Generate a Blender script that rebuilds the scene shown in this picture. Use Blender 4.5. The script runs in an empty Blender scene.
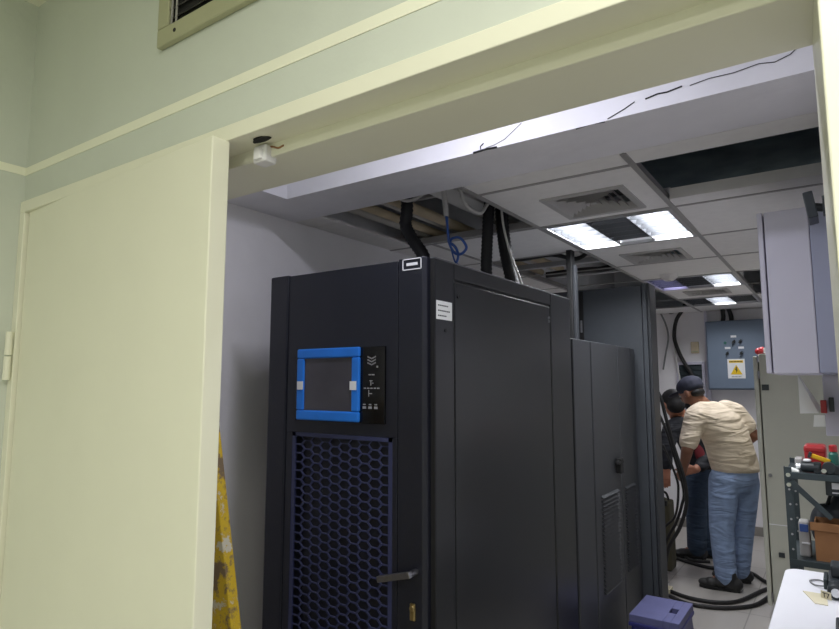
import bpy, bmesh, math, random
from mathutils import Vector, Matrix
random.seed(7)
C = bpy.context.scene.collection
PI = math.pi
def V(*a): return Vector(a)

# ------------------------------------------------------------------ materials
def s2l(c):
    c /= 255.0
    return c/12.92 if c <= .04045 else ((c+.055)/1.055)**2.4
def rgb(r, g, b): return (s2l(r), s2l(g), s2l(b), 1)
def mat(name, col, rough=.5, metal=0, var=.06, nscale=6, bump=0, bscale=40, spec=.5, emit=None, estr=0):
    m = bpy.data.materials.new(name); m.use_nodes = True
    nt = m.node_tree; n = nt.nodes; L = nt.links; b = n['Principled BSDF']
    tc = n.new('ShaderNodeTexCoord')
    nz = n.new('ShaderNodeTexNoise'); nz.inputs['Scale'].default_value = nscale; nz.inputs['Detail'].default_value = 4
    L.new(tc.outputs['Object'], nz.inputs['Vector'])
    rp = n.new('ShaderNodeValToRGB')
    rp.color_ramp.elements[0].position = .3; rp.color_ramp.elements[1].position = .7
    rp.color_ramp.elements[0].color = tuple(max(0, c*(1-var)) for c in col[:3])+(1,)
    rp.color_ramp.elements[1].color = tuple(min(1, c*(1+var)) for c in col[:3])+(1,)
    L.new(nz.outputs['Fac'], rp.inputs['Fac']); L.new(rp.outputs['Color'], b.inputs['Base Color'])
    b.inputs['Roughness'].default_value = rough; b.inputs['Metallic'].default_value = metal
    b.inputs['Specular IOR Level'].default_value = spec
    if bump and bump > .5:                         # loose cloth: broad soft creases running across
        mp = n.new('ShaderNodeMapping'); mp.inputs['Scale'].default_value = (.6, .6, 2.2); L.new(tc.outputs['Object'], mp.inputs['Vector'])
        nb = n.new('ShaderNodeTexNoise'); nb.inputs['Scale'].default_value = 7; nb.inputs['Detail'].default_value = 2; nb.inputs['Distortion'].default_value = .8
        L.new(mp.outputs['Vector'], nb.inputs['Vector'])
        bp = n.new('ShaderNodeBump'); bp.inputs['Strength'].default_value = .9; bp.inputs['Distance'].default_value = .045
        L.new(nb.outputs['Fac'], bp.inputs['Height']); L.new(bp.outputs['Normal'], b.inputs['Normal'])
    elif bump:
        nb = n.new('ShaderNodeTexNoise'); nb.inputs['Scale'].default_value = bscale; nb.inputs['Detail'].default_value = 5
        L.new(tc.outputs['Object'], nb.inputs['Vector'])
        bp = n.new('ShaderNodeBump'); bp.inputs['Strength'].default_value = bump; bp.inputs['Distance'].default_value = .01
        L.new(nb.outputs['Fac'], bp.inputs['Height']); L.new(bp.outputs['Normal'], b.inputs['Normal'])
    if emit:
        b.inputs['Emission Color'].default_value = emit; b.inputs['Emission Strength'].default_value = estr
    return m
M = dict(
 sage   = mat('sage wall paint', rgb(204,209,200), .6, bump=.12, bscale=30, var=.02),
 cream  = mat('cream gloss paint', rgb(231,230,213), .38, var=.015, bump=.06, bscale=18),
 stripe = mat('cream moulding paint', rgb(238,238,220), .5, var=.02),
 white  = mat('white wall paint', rgb(232,230,232), .7, var=.02, bump=.15, bscale=25),
 plaster= mat('white plaster', rgb(228,227,232), .75, var=.04, bump=.2, bscale=16),
 tile   = mat('ceiling tile board', rgb(228,226,224), .85, var=.03, nscale=20, bump=.12, bscale=120),
 tbar   = mat('grey ceiling tee', rgb(150,148,146), .5, var=.05),
 conc   = mat('raw concrete', rgb(118,134,140), .9, var=.3, nscale=4, bump=.4, bscale=12),
 floor  = mat('pale floor tile', rgb(188,184,178), .35, var=.06, nscale=3),
 black  = mat('black powder coat', rgb(27,29,33), .30, var=.05, nscale=90, bump=.02, bscale=400),
 blackd = mat('navy black powder coat', rgb(25,27,37), .36, var=.05, nscale=90, bump=.02, bscale=400),
 blackm = mat('matt black gap', rgb(9,9,11), .7),
 char   = mat('charcoal powder coat', rgb(50,52,56), .45, var=.05, nscale=60),
 tallb  = mat('dark grey powder coat', rgb(62,66,72), .5, var=.04, nscale=30),
 grille = mat('navy grille plate', rgb(48,53,86), .45, var=.06, nscale=40),
 blue   = mat('blue protective film', rgb(30,116,214), .4, var=.08, nscale=14, bump=.05, bscale=30),
 screen = mat('grey glossy screen', rgb(70,68,74), .12, var=.12, nscale=9),
 pblack = mat('gloss black panel', rgb(14,14,16), .15),
 whitep = mat('white plastic', rgb(226,226,228), .4, var=.03),
 paper  = mat('paper', rgb(244,246,242), .8, var=.03),
 ink    = mat('black ink', rgb(30,30,32), .6),
 steel  = mat('brushed steel', rgb(150,150,155), .35, 1, var=.1, nscale=60),
 brass  = mat('brass', rgb(190,170,120), .3, 1, var=.1),
 alu    = mat('dull aluminium', rgb(176,176,178), .45, .6, var=.1),
 mirror = mat('louvre blade enamel', rgb(74,76,80), .3, 0, var=.04),
 hose   = mat('black corrugated hose', rgb(20,20,23), .55, var=.2, nscale=50),
 cable  = mat('black cable rubber', rgb(28,27,27), .55, var=.2),
 gcable = mat('grey cable', rgb(120,122,122), .5),
 bcable = mat('blue cable', rgb(48,86,160), .4),
 wcable = mat('white cable', rgb(208,206,202), .5),
 duct   = mat('pale duct board', rgb(200,196,190), .6, var=.12, nscale=5, bump=.1),
 beige  = mat('beige conduit', rgb(204,188,158), .6, var=.15, nscale=8),
 vent   = mat('olive vent metal', rgb(172,172,142), .5, var=.05),
 ventd  = mat('vent interior', rgb(30,30,30), .8),
 diff   = mat('grey diffuser metal', rgb(170,168,166), .5, var=.05),
 skirt  = mat('grey skirting', rgb(140,136,130), .5),
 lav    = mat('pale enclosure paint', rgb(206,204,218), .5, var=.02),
 lavd   = mat('blue grey enclosure tone', rgb(160,164,186), .5, var=.03),
 olive  = mat('olive grey enamel', rgb(184,184,171), .5, var=.03, bump=.03),
 slate  = mat('slate blue enamel', rgb(106,120,138), .5, var=.04),
 yellow = mat('yellow warning print', rgb(228,190,30), .5),
 maroon = mat('dark red cotton', rgb(120,38,46), .85),
 redp   = mat('red plastic', rgb(164,38,42), .4, var=.08),
 bluep  = mat('dark blue plastic', rgb(36,38,104), .42, var=.08, nscale=12, bump=.03),
 bluel  = mat('blue grey plastic lid', rgb(86,88,130), .5, var=.08, nscale=12, bump=.03),
 green  = mat('green plastic', rgb(30,96,84), .4),
 yelp   = mat('yellow plastic', rgb(214,168,20), .4),
 card   = mat('cardboard', rgb(150,106,68), .8, var=.08, nscale=10),
 shelfm = mat('dark slotted steel', rgb(58,68,72), .45, .3, var=.12, nscale=20),
 desk   = mat('white laminate', rgb(236,236,242), .35, var=.01),
 tagm   = mat('cream tag', rgb(214,206,178), .7),
 tooldk = mat('dark tool plastic', rgb(40,46,50), .4, var=.2),
 silver = mat('shiny steel', rgb(200,202,205), .25, 1),
 skin   = mat('brown skin', rgb(140,96,74), .55, var=.06, nscale=14),
 skin2  = mat('tan skin', rgb(168,112,86), .55, var=.06, nscale=14),
 shirt  = mat('beige cotton', rgb(226,210,186), .85, var=.05, nscale=10, bump=.6, bscale=14),
 denim  = mat('blue denim', rgb(140,160,194), .85, var=.14, nscale=12, bump=.6, bscale=16),
 denimd = mat('dark denim', rgb(52,68,88), .85, var=.15, nscale=10, bump=.6, bscale=16),
 navy   = mat('navy cap cloth', rgb(44,46,60), .8, var=.1),
 jacket = mat('black jacket cloth', rgb(26,28,34), .8, var=.15, bump=.6, bscale=14),
 rubber = mat('black rubber sole', rgb(20,20,20), .7),
 shoe   = mat('dark shoe leather', rgb(46,46,46), .55, var=.15),
 hair   = mat('black hair', rgb(20,18,18), .7),
 oliveb = mat('olive drab cloth', rgb(84,80,62), .85, var=.1, bump=.3),
)
# yellow ladder timber with paint wear
def ladder_mat():
    m = mat('worn yellow ladder paint', rgb(190,160,28), .6); nt = m.node_tree; n = nt.nodes; L = nt.links
    b = n['Principled BSDF']; tc = n.new('ShaderNodeTexCoord')
    nz = n.new('ShaderNodeTexNoise'); nz.inputs['Scale'].default_value = 16; nz.inputs['Detail'].default_value = 8; nz.inputs['Roughness'].default_value = .7
    L.new(tc.outputs['Object'], nz.inputs['Vector'])
    r = n.new('ShaderNodeValToRGB'); e = r.color_ramp.elements
    e[0].position = .43; e[0].color = rgb(112,94,70); e[1].position = .50; e[1].color = rgb(196,166,26)
    a = e.new(.58); a.color = rgb(186,154,30); a = e.new(.62); a.color = rgb(190,186,170)
    L.new(nz.outputs['Fac'], r.inputs['Fac']); L.new(r.outputs['Color'], b.inputs['Base Color'])
    return m
M['ladder'] = ladder_mat()
def emit_mat(name, col, s):
    m = mat(name, (.8, .8, .8, 1), .4, emit=col, estr=s); return m
M['tube_on'] = emit_mat('lit fluorescent tube', (.93, .96, 1, 1), 9)
M['tube_dim'] = emit_mat('dim fluorescent tube', (.55, .5, 1, 1), .7)
M['tube_far'] = emit_mat('far lit fluorescent tube', (.93, .96, 1, 1), 4)
M['tube_off'] = mat('unlit fluorescent tube', rgb(190,192,196), .3)
# floor with tile joints
def floor_mat():
    m = mat('floor tiles', rgb(182,177,171), .3); nt = m.node_tree; n = nt.nodes; L = nt.links; b = n['Principled BSDF']
    tc = n.new('ShaderNodeTexCoord'); br = n.new('ShaderNodeTexBrick')
    br.offset = 0; br.inputs['Scale'].default_value = 1; br.inputs['Brick Width'].default_value = .6; br.inputs['Row Height'].default_value = .6
    br.inputs['Mortar Size'].default_value = .004; br.inputs['Color1'].default_value = rgb(182,177,171); br.inputs['Color2'].default_value = rgb(177,172,166)
    br.inputs['Mortar'].default_value = rgb(140,136,130)
    L.new(tc.outputs['Object'], br.inputs['Vector']); L.new(br.outputs['Color'], b.inputs['Base Color'])
    return m
M['floor'] = floor_mat()

# ------------------------------------------------------------------ mesh helpers
class MB:
    def __init__(s): s.b = bmesh.new()
    def box(s, x0, x1, y0, y1, z0, z1, mtx=None):
        vs = [s.b.verts.new((x, y, z)) for x in (x0, x1) for y in (y0, y1) for z in (z0, z1)]
        if mtx: 
            for v in vs: v.co = mtx @ v.co
        for f in ((0,1,3,2),(4,6,7,5),(0,4,5,1),(2,3,7,6),(0,2,6,4),(1,5,7,3)): s.b.faces.new([vs[i] for i in f])
        return s
    def prism(s, pts, vec):                      # closed polygon extruded by vec
        a = [s.b.verts.new(p) for p in pts]; c = [s.b.verts.new(Vector(p)+Vector(vec)) for p in pts]; n = len(pts)
        s.b.faces.new(a[::-1]); s.b.faces.new(c)
        for i in range(n): s.b.faces.new((a[i], a[(i+1) % n], c[(i+1) % n], c[i]))
        return s
    def tube(s, pts, r, n=10, sub=6, smooth=True, ribs=0):
        P = [Vector(p) for p in pts]
        if smooth and len(P) > 2:
            Q = []; E = [P[0]*2-P[1]]+P+[P[-1]*2-P[-2]]
            for i in range(1, len(E)-2):
                for k in range(sub):
                    t = k/sub; p0, p1, p2, p3 = E[i-1:i+3]
                    Q.append(.5*((2*p1)+(p2-p0)*t+(2*p0-5*p1+4*p2-p3)*t*t+(3*p1-p0-3*p2+p3)*t**3))
            Q.append(P[-1]); P = Q
        if ribs:
            Q = []; tot = sum((P[i+1]-P[i]).length for i in range(len(P)-1)); step = tot/ribs; 
            for j in range(ribs*2+1):
                d = tot*j/(ribs*2); i = 0
                while i < len(P)-2 and d > (P[i+1]-P[i]).length: d -= (P[i+1]-P[i]).length; i += 1
                seg = P[i+1]-P[i]; Q.append(P[i]+seg*min(1, d/max(seg.length, 1e-9)))
            P = Q
        rings = []; up = None
        for i, p in enumerate(P):
            d = (P[min(i+1, len(P)-1)]-P[max(i-1, 0)]).normalized()
            if up is None: up = d.orthogonal().normalized()
            up = (up-d*up.dot(d)).normalized(); w = d.cross(up)
            rr = r[min(len(r)-1, i*len(r)//len(P))] if isinstance(r, (list, tuple)) else r
            if ribs and i % 2: rr *= .88
            rings.append([s.b.verts.new(p+up*math.cos(2*PI*k/n)*rr+w*math.sin(2*PI*k/n)*rr) for k in range(n)])
        for a, c in zip(rings, rings[1:]):
            for k in range(n): s.b.faces.new((a[k], a[(k+1) % n], c[(k+1) % n], c[k]))
        s.b.faces.new(rings[0][::-1]); s.b.faces.new(rings[-1])
        return s
    def cyl(s, p, q, r, n=20): return s.tube([p, q], r, n, smooth=False)
    def ell(s, c, rx, ry, rz, mtx=None, u=16, v=10):
        m = Matrix.Translation(c) @ (mtx.to_4x4() if mtx else Matrix()) @ Matrix.Diagonal((rx, ry, rz, 1))
        bmesh.ops.create_uvsphere(s.b, u_segments=u, v_segments=v, radius=1, matrix=m); return s
    def loft(s, secs, l, f, n=20):               # elliptical sections (centre, half width along l, half depth along f)
        rings = []
        for c, a, d in secs:
            rings.append([s.b.verts.new(Vector(c)+l*math.cos(2*PI*k/n)*a+f*math.sin(2*PI*k/n)*d) for k in range(n)])
        for a, c in zip(rings, rings[1:]):
            for k in range(n): s.b.faces.new((a[k], a[(k+1) % n], c[(k+1) % n], c[k]))
        s.b.faces.new(rings[0][::-1]); s.b.faces.new(rings[-1]); return s
    def cap(s, p0, r0, p1, r1, n=14):             # tapered capsule
        p0 = Vector(p0); p1 = Vector(p1); d = (p1-p0).normalized(); u = d.orthogonal().normalized(); w = d.cross(u); rings = []
        for i in range(4):
            a = PI/2*(1-i/4.0); a = max(.15, a) if i == 0 else a
            rings.append((p0-d*r0*math.sin(a), r0*math.cos(a) if i else r0*.2))
        rings += [(p0, r0), (p1, r1)]
        for i in range(1, 5):
            a = PI/2*i/4.0; rings.append((p1+d*r1*math.sin(a), max(r1*.2, r1*math.cos(a))))
        vs = [[s.b.verts.new(c+(u*math.cos(2*PI*k/n)+w*math.sin(2*PI*k/n))*r) for k in range(n)] for c, r in rings]
        for a, c in zip(vs, vs[1:]):
            for k in range(n): s.b.faces.new((a[k], a[(k+1) % n], c[(k+1) % n], c[k]))
        s.b.faces.new(vs[0][::-1]); s.b.faces.new(vs[-1]); return s
    def limb(s, pts, rs):
        for i in range(len(pts)-1): s.cap(pts[i], rs[i], pts[i+1], rs[i+1])
        return s
    def build(s, name, m, parent=None, bevel=0, smooth=False, origin=None):
        bmesh.ops.recalc_face_normals(s.b, faces=s.b.faces)
        me = bpy.data.meshes.new(name); 
        if origin is None and parent is None:
            zs = [v.co for v in s.b.verts]
            origin = ((min(c.x for c in zs)+max(c.x for c in zs))/2, (min(c.y for c in zs)+max(c.y for c in zs))/2, min(c.z for c in zs))
        if origin is not None: bmesh.ops.translate(s.b, verts=s.b.verts, vec=-Vector(origin))
        elif parent is not None: bmesh.ops.translate(s.b, verts=s.b.verts, vec=-abs_loc(parent))
        s.b.to_mesh(me); s.b.free()
        o = bpy.data.objects.new(name, me); C.objects.link(o); me.materials.append(m)
        if origin is not None: o.location = origin
        if parent: o.parent = parent
        if smooth:
            for p in me.polygons: p.use_smooth = True
        if bevel:
            md = o.modifiers.new('bevel', 'BEVEL'); md.width = bevel; md.segments = 2; md.limit_method = 'ANGLE'
        return o
def abs_loc(o):
    v = Vector(o.location)
    while o.parent: o = o.parent; v += Vector(o.location)
    return v
def tag(o, label, cat, group=None, kind=None):
    o['label'] = label; o['category'] = cat
    if group: o['group'] = group
    if kind: o['kind'] = kind
    return o
def thing(name, loc, label, cat, group=None):
    o = bpy.data.objects.new(name, None); o.location = loc; o.empty_display_size = .1; C.objects.link(o)
    return tag(o, label, cat, group)
def struct(o): o['kind'] = 'structure'; return o
def text_mesh(body, name, m, parent, loc, size, rot, extrude=.0006):
    cu = bpy.data.curves.new('t', 'FONT'); cu.body = body; cu.size = size; cu.extrude = extrude; cu.align_x = 'CENTER'; cu.align_y = 'CENTER'
    t = bpy.data.objects.new('t', cu); C.objects.link(t)
    dg = bpy.context.evaluated_depsgraph_get(); me = bpy.data.meshes.new_from_object(t.evaluated_get(dg))
    bpy.data.objects.remove(t); me.name = name
    o = bpy.data.objects.new(name, me); C.objects.link(o); me.materials.clear(); me.materials.append(m)
    o.parent = parent; o.location = Vector(loc)-abs_loc(parent); o.rotation_euler = rot
    return o
def remesh(o, vox=.01, it=4):
    r = o.modifiers.new('remesh', 'REMESH'); r.mode = 'VOXEL'; r.voxel_size = vox; r.use_smooth_shade = True
    sm = o.modifiers.new('smooth', 'SMOOTH'); sm.factor = .5; sm.iterations = it
    return o

# ------------------------------------------------------------------ camera
cam = bpy.data.cameras.new('camera'); cam.sensor_fit = 'HORIZONTAL'; cam.sensor_width = 36; cam.lens = 605/839*36; cam.clip_start = .02
co = bpy.data.objects.new('camera', cam); C.objects.link(co)
co.location = (0, 0, 1.55); co.rotation_euler = (math.radians(90+6.46), 0, math.radians(34.6)); bpy.context.scene.camera = co

# ------------------------------------------------------------------ setting
XL, XR, YB = -2.14, .06, 7.22             # equipment room: left wall, right wall, back wall
YW = .703                                   # doorway wall, front face
ZL = 1.978                                  # lintel soffit
ZC = 2.33                                   # suspended ceiling
struct(MB().box(-2.6, 2.4, -2.6, 7.5, -.1, 0).build('floor', M['floor'], origin=(0, 0, 0)))
w = MB()
w.box(-2.6, -1.762, YW, .871, 0, 2.95).box(-1.762, .02, YW, .871, 2.02, 2.95).box(.02, 2.4, YW, .871, 0, 2.95)
struct(w.build('wall_front', M['sage'], origin=(0, .78, 0)))
struct(MB().box(-1.95, -1.785, -2.6, YW, 0, 2.7).build('wall_left', M['sage']))
struct(MB().box(2.3, 2.4, -2.6, YW, 0, 2.7).build('wall_right', M['sage']))
struct(MB().box(-1.95, 2.4, -2.7, -2.6, 0, 2.7).build('wall_behind', M['sage']))
struct(MB().box(-1.95, 2.4, -2.6, YW, 2.6, 2.7).build('ceiling', M['stripe']))
# moulding band round the outer room
struct(MB().box(-1.785, 2.3, YW-.0015, YW, 2.109, 2.131).build('trim_1', M['stripe']))
struct(MB().box(-1.785, -1.7835, -2.6, YW-.002, 2.109, 2.131).build('trim_2', M['stripe']))
# door frame: face casing, rebate, stop and soffit lining
t = MB()
t.box(-1.785, .045, YW-.008, .758, 2.003, 2.034)                     # head casing and rebate
t.box(-1.762, .02, .753, .885, ZL, 2.03)                             # head stop and soffit lining
t.box(-1.785, -1.757, YW-.008, .758, 0, 2.003).box(-1.77, -1.742, .753, .885, 0, ZL)
t.prism([(.006, YW-.008, 0), (.045, YW-.008, 0), (.045, .885, 0), (-.001, .885, 0)], (0, 0, 2.003))
frame = struct(t.build('trim_3', M['cream'], bevel=.002, origin=(-.87, .7, 0)))
# latch strike with chipped hole in the frame head
d = thing('door_catch', (-.872, .756, 1.978), 'cream painted chipped door catch under the door frame head beside the closed leaf', 'door catch')
MB().box(-.897, -.862, .738, .768, 1.966, 2.0).box(-.89, -.868, .732, .74, 1.97, 1.992).build('catch_block', M['plaster'], d, bevel=.004)
MB().prism([(-.860+.022*math.cos(a)*(1+.25*math.sin(3*a)), .725+.010*math.sin(a), 2.0025) for a in [i*PI/6 for i in range(12)]], (0, 0, -.002)).build('chipped_hole', M['blackm'], d)
MB().tube([(-.868, .752, 1.999), (-.855, .752, 1.995), (-.842, .752, 1.99), (-.828, .752, 1.992)], .0018, 6).build('rust_streak', M['card'], d)

# closed leaf, slightly ajar towards the viewer: hinged at the left
ang = math.radians(-2.8)
R = Matrix.Translation((-1.752, .709, 0)) @ Matrix.Rotation(ang, 4, 'Z')
dl = bpy.data.objects.new('door_1', None); C.objects.link(dl); dl.location = (-1.752, .709, 0); struct(dl)
MB().box(0, .832, -.004, .034, .01, 2.004, R).build('door_leaf', M['cream'], dl, bevel=.0025)
for z in (1.62, .45):
    h = MB().cyl((-1.764, .684, z-.062), (-1.764, .684, z-.002), .0085).build('hinge', M['cream'], dl, smooth=False)
    MB().cyl((-1.763, .684, z+.002), (-1.763, .684, z+.062), .0085).build('hinge_barrel', M['cream'], h)

# equipment room shell
struct(MB().box(-2.3, XL, .871, 7.3, 0, 2.95).build('wall_left.001', M['white']))
struct(MB().box(XR, XR+.15, .871, 7.3, 0, 2.95).build('wall_right.001', M['white']))
struct(MB().box(-2.3, XR+.15, YB, YB+.1, 0, 2.95).build('wall_back', M['white']))
struct(MB().box(-2.3, XR+.15, .871, 7.3, 2.95, 3.05).build('ceiling_slab', M['conc']))
struct(MB().box(XL, XR, .871, 1.745, 2.62, 2.70).build('ceiling_recess', M['plaster']))
struct(MB().box(XL, XR, YB-.012, YB, 0, .09).build('baseboard_back', M['skirt']))
beam = MB().box(XL, XR, 1.745, 2.03, ZC, 2.95).box(XL, -1.892, .871, 1.745, ZC, 2.95).build('ceiling_beam', M['plaster'], origin=(-1, 1.8, ZC))
struct(beam)
ck = MB()
def crack(pts, r): ck.tube(pts, r, 5, smooth=False)
crack([(-.52, 1.744, 2.334), (-.47, 1.744, 2.352), (-.44, 1.744, 2.366)], .0016)
crack([(-.41, 1.744, 2.366), (-.375, 1.744, 2.372), (-.35, 1.744, 2.37), (-.31, 1.744, 2.376)], .0022)
crack([(-.29, 1.744, 2.372), (-.24, 1.744, 2.378), (-.18, 1.744, 2.376), (-.12, 1.744, 2.383), (-.085, 1.744, 2.376), (-.05, 1.744, 2.386), (-.02, 1.744, 2.41)], .0012)
crack([(-.98, 1.745, 2.331), (-.93, 1.744, 2.333), (-.89, 1.745, 2.331)], .004)
crack([(-.95, 1.744, 2.332), (-.952, 1.744, 2.348), (-.94, 1.744, 2.356)], .002)
crack([(-.62, 1.75, 2.33), (-.57, 1.748, 2.333), (-.53, 1.749, 2.33)], .003)
ck.build('crack', M['ink'], beam)
pl = MB()
pl.prism([(-.93, 1.744, 2.338), (-.90, 1.744, 2.341), (-.86, 1.744, 2.352), (-.83, 1.744, 2.372), (-.80, 1.744, 2.392), (-.86, 1.744, 2.392), (-.90, 1.744, 2.38), (-.92, 1.744, 2.365)], (0, -.003, 0))
pl.build('plaster_patch', M['whitep'], beam)

# suspended ceiling: boards on a 0.64 m grid, gaps where boards are missing
xs = [XL, -1.84, -1.2, -.56, XR]
ys = [2.03, 2.16, 2.80, 3.44, 4.08, 4.72, 5.36, 6.0, 6.64, YB]
HOLE = {(1,0),(1,1),(1,3),(1,4),(1,5),(1,6),(1,7),(3,1),(3,5),(3,6)}
FIX = {(2,2),(2,5),(2,7)}
DIFF = {(2,1):(-1.01,-.655,2.365,2.725),(2,3):(-1.06,-.705,3.68,4.04),(2,6):(-1.06,-.715,5.51,5.8)}
cb = MB()
for i in range(4):
    for j in range(9):
        x0, x1, y0, y1 = xs[i]+.004, xs[i+1]-.004, ys[j]+.004, ys[j+1]-.004
        if (i, j) in FIX: continue
        if (i, j) in HOLE:
            if i == 1 and j == 1: cb.box(-1.97, x0, 2.77, y1, ZC, ZC+.012)
            if (i, j) == (3, 1): cb.box(x0, x1, 2.69, y1, ZC, ZC+.012)
            if i == 1 and j == 1: cb.box(x0, x1, 2.77, y1, ZC, ZC+.012)
            continue
        if (i, j) in DIFF:
            a, b_, c, d_ = DIFF[(i, j)]; a += .02; b_ -= .02; c += .02; d_ -= .02
            cb.box(x0, a, y0, y1, ZC, ZC+.012).box(b_, x1, y0, y1, ZC, ZC+.012).box(a, b_, y0, c, ZC, ZC+.012).box(a, b_, d_, y1, ZC, ZC+.012)
            continue
        if i == 0 and j < 2: x1 = -1.97
        cb.box(x0, x1, y0, y1, ZC, ZC+.012)
struct(cb.build('ceiling.001', M['tile'], origin=(-1, 4, ZC)))
g = MB()
for x in (-1.84, -1.2, -.56): g.box(x-.011, x+.011, 2.035 if x > -1.3 else 2.8, YB, ZC-.004, ZC+.001).box(x-.002, x+.002, 2.035 if x > -1.3 else 2.8, YB, ZC, ZC+.035)
struct(g.build('trim_4', M['tbar'], origin=(-1.2, 4, ZC)))
g = MB()
for y in ys[1:-1]:
    x0 = -1.2 if y < 2.7 else XL
    if y == 2.16: g.box(x0+.011, -.571, y-.008, y+.008, ZC-.004, ZC+.001); continue
    for a, b_ in ((x0, -1.851), (-1.829, -1.211), (-1.189, -.571), (-.549, XR)):
        if b_ > a: g.box(a, b_, y-.009, y+.009, ZC-.003, ZC+.002)
g.box(-1.97, -1.211, 2.755, 2.775, ZC-.004, ZC+.03)
struct(g.build('trim_5', M['tbar'], origin=(-1.2, 4, ZC)))
# folded lip of board on the far edge of the right gap
struct(MB().box(-.545, XR, 2.665, 2.69, ZC-.002, ZC+.045).build('trim_6', M['tile']))

# ------------------------------------------------------------------ ceiling fittings
def diffuser(x0, x1, y0, y1, label, n=5):
    cx, cyy = (x0+x1)/2, (y0+y1)/2
    t = thing('ceiling_diffuser', (cx, cyy, ZC), label, 'air vent', 'square air diffusers in the ceiling boards')
    f = MB(); wd = .028
    f.box(x0, x1, y0, y0+wd, ZC-.008, ZC+.004).box(x0, x1, y1-wd, y1, ZC-.008, ZC+.004).box(x0, x0+wd, y0+wd, y1-wd, ZC-.008, ZC+.004).box(x1-wd, x1, y0+wd, y1-wd, ZC-.008, ZC+.004)
    f.build('diffuser_frame', M['diff'], t, bevel=.002)
    v = MB(); hx = (x1-x0)/2-wd; hy = (y1-y0)/2-wd
    for k in range(n):
        a = 1-k/n; b_ = a-.11; za, zb = ZC-.006, ZC+.022
        A = [(cx+sx*hx*a, cyy+sy*hy*a) for sx, sy in ((-1,-1),(1,-1),(1,1),(-1,1))]
        B = [(cx+sx*hx*b_, cyy+sy*hy*b_) for sx, sy in ((-1,-1),(1,-1),(1,1),(-1,1))]
        for q in range(4):
            r_ = (q+1) % 4
            v.prism([(A[q][0], A[q][1], za), (A[r_][0], A[r_][1], za), (B[r_][0], B[r_][1], zb), (B[q][0], B[q][1], zb)], (0, 0, .0015))
    v.box(cx-.012, cx+.012, cyy-.012, cyy+.012, ZC-.004, ZC)
    v.build('vanes', M['diff'], t)
    MB().box(x0+wd, x1-wd, y0+wd, y1-wd, ZC+.06, ZC+.065).build('duct_neck', M['ventd'], t)
diffuser(*DIFF[(2,1)], 'square louvred air diffuser in the ceiling board in front of the bright light')
diffuser(*DIFF[(2,3)], 'square air diffuser in the ceiling board just behind the bright light')
diffuser(*DIFF[(2,6)], 'small looking air diffuser between the two far ceiling lights')

def fixture(y0, y1, modes, label, sup):
    x0, x1 = -1.189, -.571; y0 += .012; y1 -= .012
    t = thing('ceiling_light', ((x0+x1)/2, (y0+y1)/2, ZC), label, 'light', 'square louvred ceiling lights')
    f = MB(); w_ = .018
    f.box(x0, x1, y0, y0+w_, ZC-.006, ZC+.01).box(x0, x1, y1-w_, y1, ZC-.006, ZC+.01).box(x0, x0+w_, y0+w_, y1-w_, ZC-.006, ZC+.01).box(x1-w_, x1, y0+w_, y1-w_, ZC-.006, ZC+.01)
    f.build('light_frame', M['alu'], t)
    h = MB(); zt = ZC+.09
    h.box(x0, x1, y0, y1, zt, zt+.005).box(x0, x0+.004, y0, y1, ZC+.01, zt).box(x1-.004, x1, y0, y1, ZC+.01, zt).box(x0, x1, y0, y0+.004, ZC+.01, zt).box(x0, x1, y1-.004, y1, ZC+.01, zt)
    h.build('housing', M['whitep'], t)
    bw = (x1-x0-2*w_)/3
    dv = MB()
    for k in range(4):
        xx = x0+w_+bw*k
        dv.prism([(xx-.012 if k else xx, y0+w_, ZC+.045), (xx+.012 if k < 3 else xx, y0+w_, ZC+.045), (xx+.002, y0+w_, ZC), (xx-.002, y0+w_, ZC)], (0, y1-y0-2*w_, 0))
    nb = 6
    for j in range(1, nb):
        yy = y0+w_+(y1-y0-2*w_)*j/nb
        dv.prism([(x0+w_, yy-.007, ZC+.035), (x0+w_, yy+.007, ZC+.035), (x0+w_, yy+.0015, ZC), (x0+w_, yy-.0015, ZC)], (x1-x0-2*w_, 0, 0))
    dv.build('louvre', M['mirror'], t)
    for k, md in enumerate(modes):
        xx = x0+w_+bw*(k+.5)
        MB().cyl((xx, y0+.025, ZC+.062), (xx, y1-.025, ZC+.062), .016, 12).build('tube', M[{'on':'tube_on','off':'tube_off','dim':'tube_dim','far':'tube_far'}[md]], t, smooth=True)
    return t
fixture(2.80, 3.44, ('on','off','on'), 'large ceiling light nearest the doorway with two lit bays and a dark middle bay', 1)
fixture(4.72, 5.36, ('dim','off','far'), 'middle ceiling light with a violet glowing left bay above the tall black cabinet', 1)
fixture(6.0, 6.64, ('off','far','off'), 'farthest ceiling light near the slate blue electrical panel', 1)
s = thing('smoke_detector', (-.97, 4.60, ZC), 'round smoke detector on the ceiling board before the middle light', 'smoke detector')
MB().loft([((-.97, 4.6, ZC), .06, .06), ((-.97, 4.6, ZC-.015), .06, .06), ((-.97, 4.6, ZC-.03), .045, .045), ((-.97, 4.6, ZC-.042), .03, .03)], V(1,0,0), V(0,1,0)).build('detector_body', M['tile'], s)
MB().loft([((-.97, 4.6, ZC-.042), .012, .012), ((-.97, 4.6, ZC-.047), .010, .010)], V(1,0,0), V(0,1,0)).build('sensor_cap', M['diff'], s)

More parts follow.
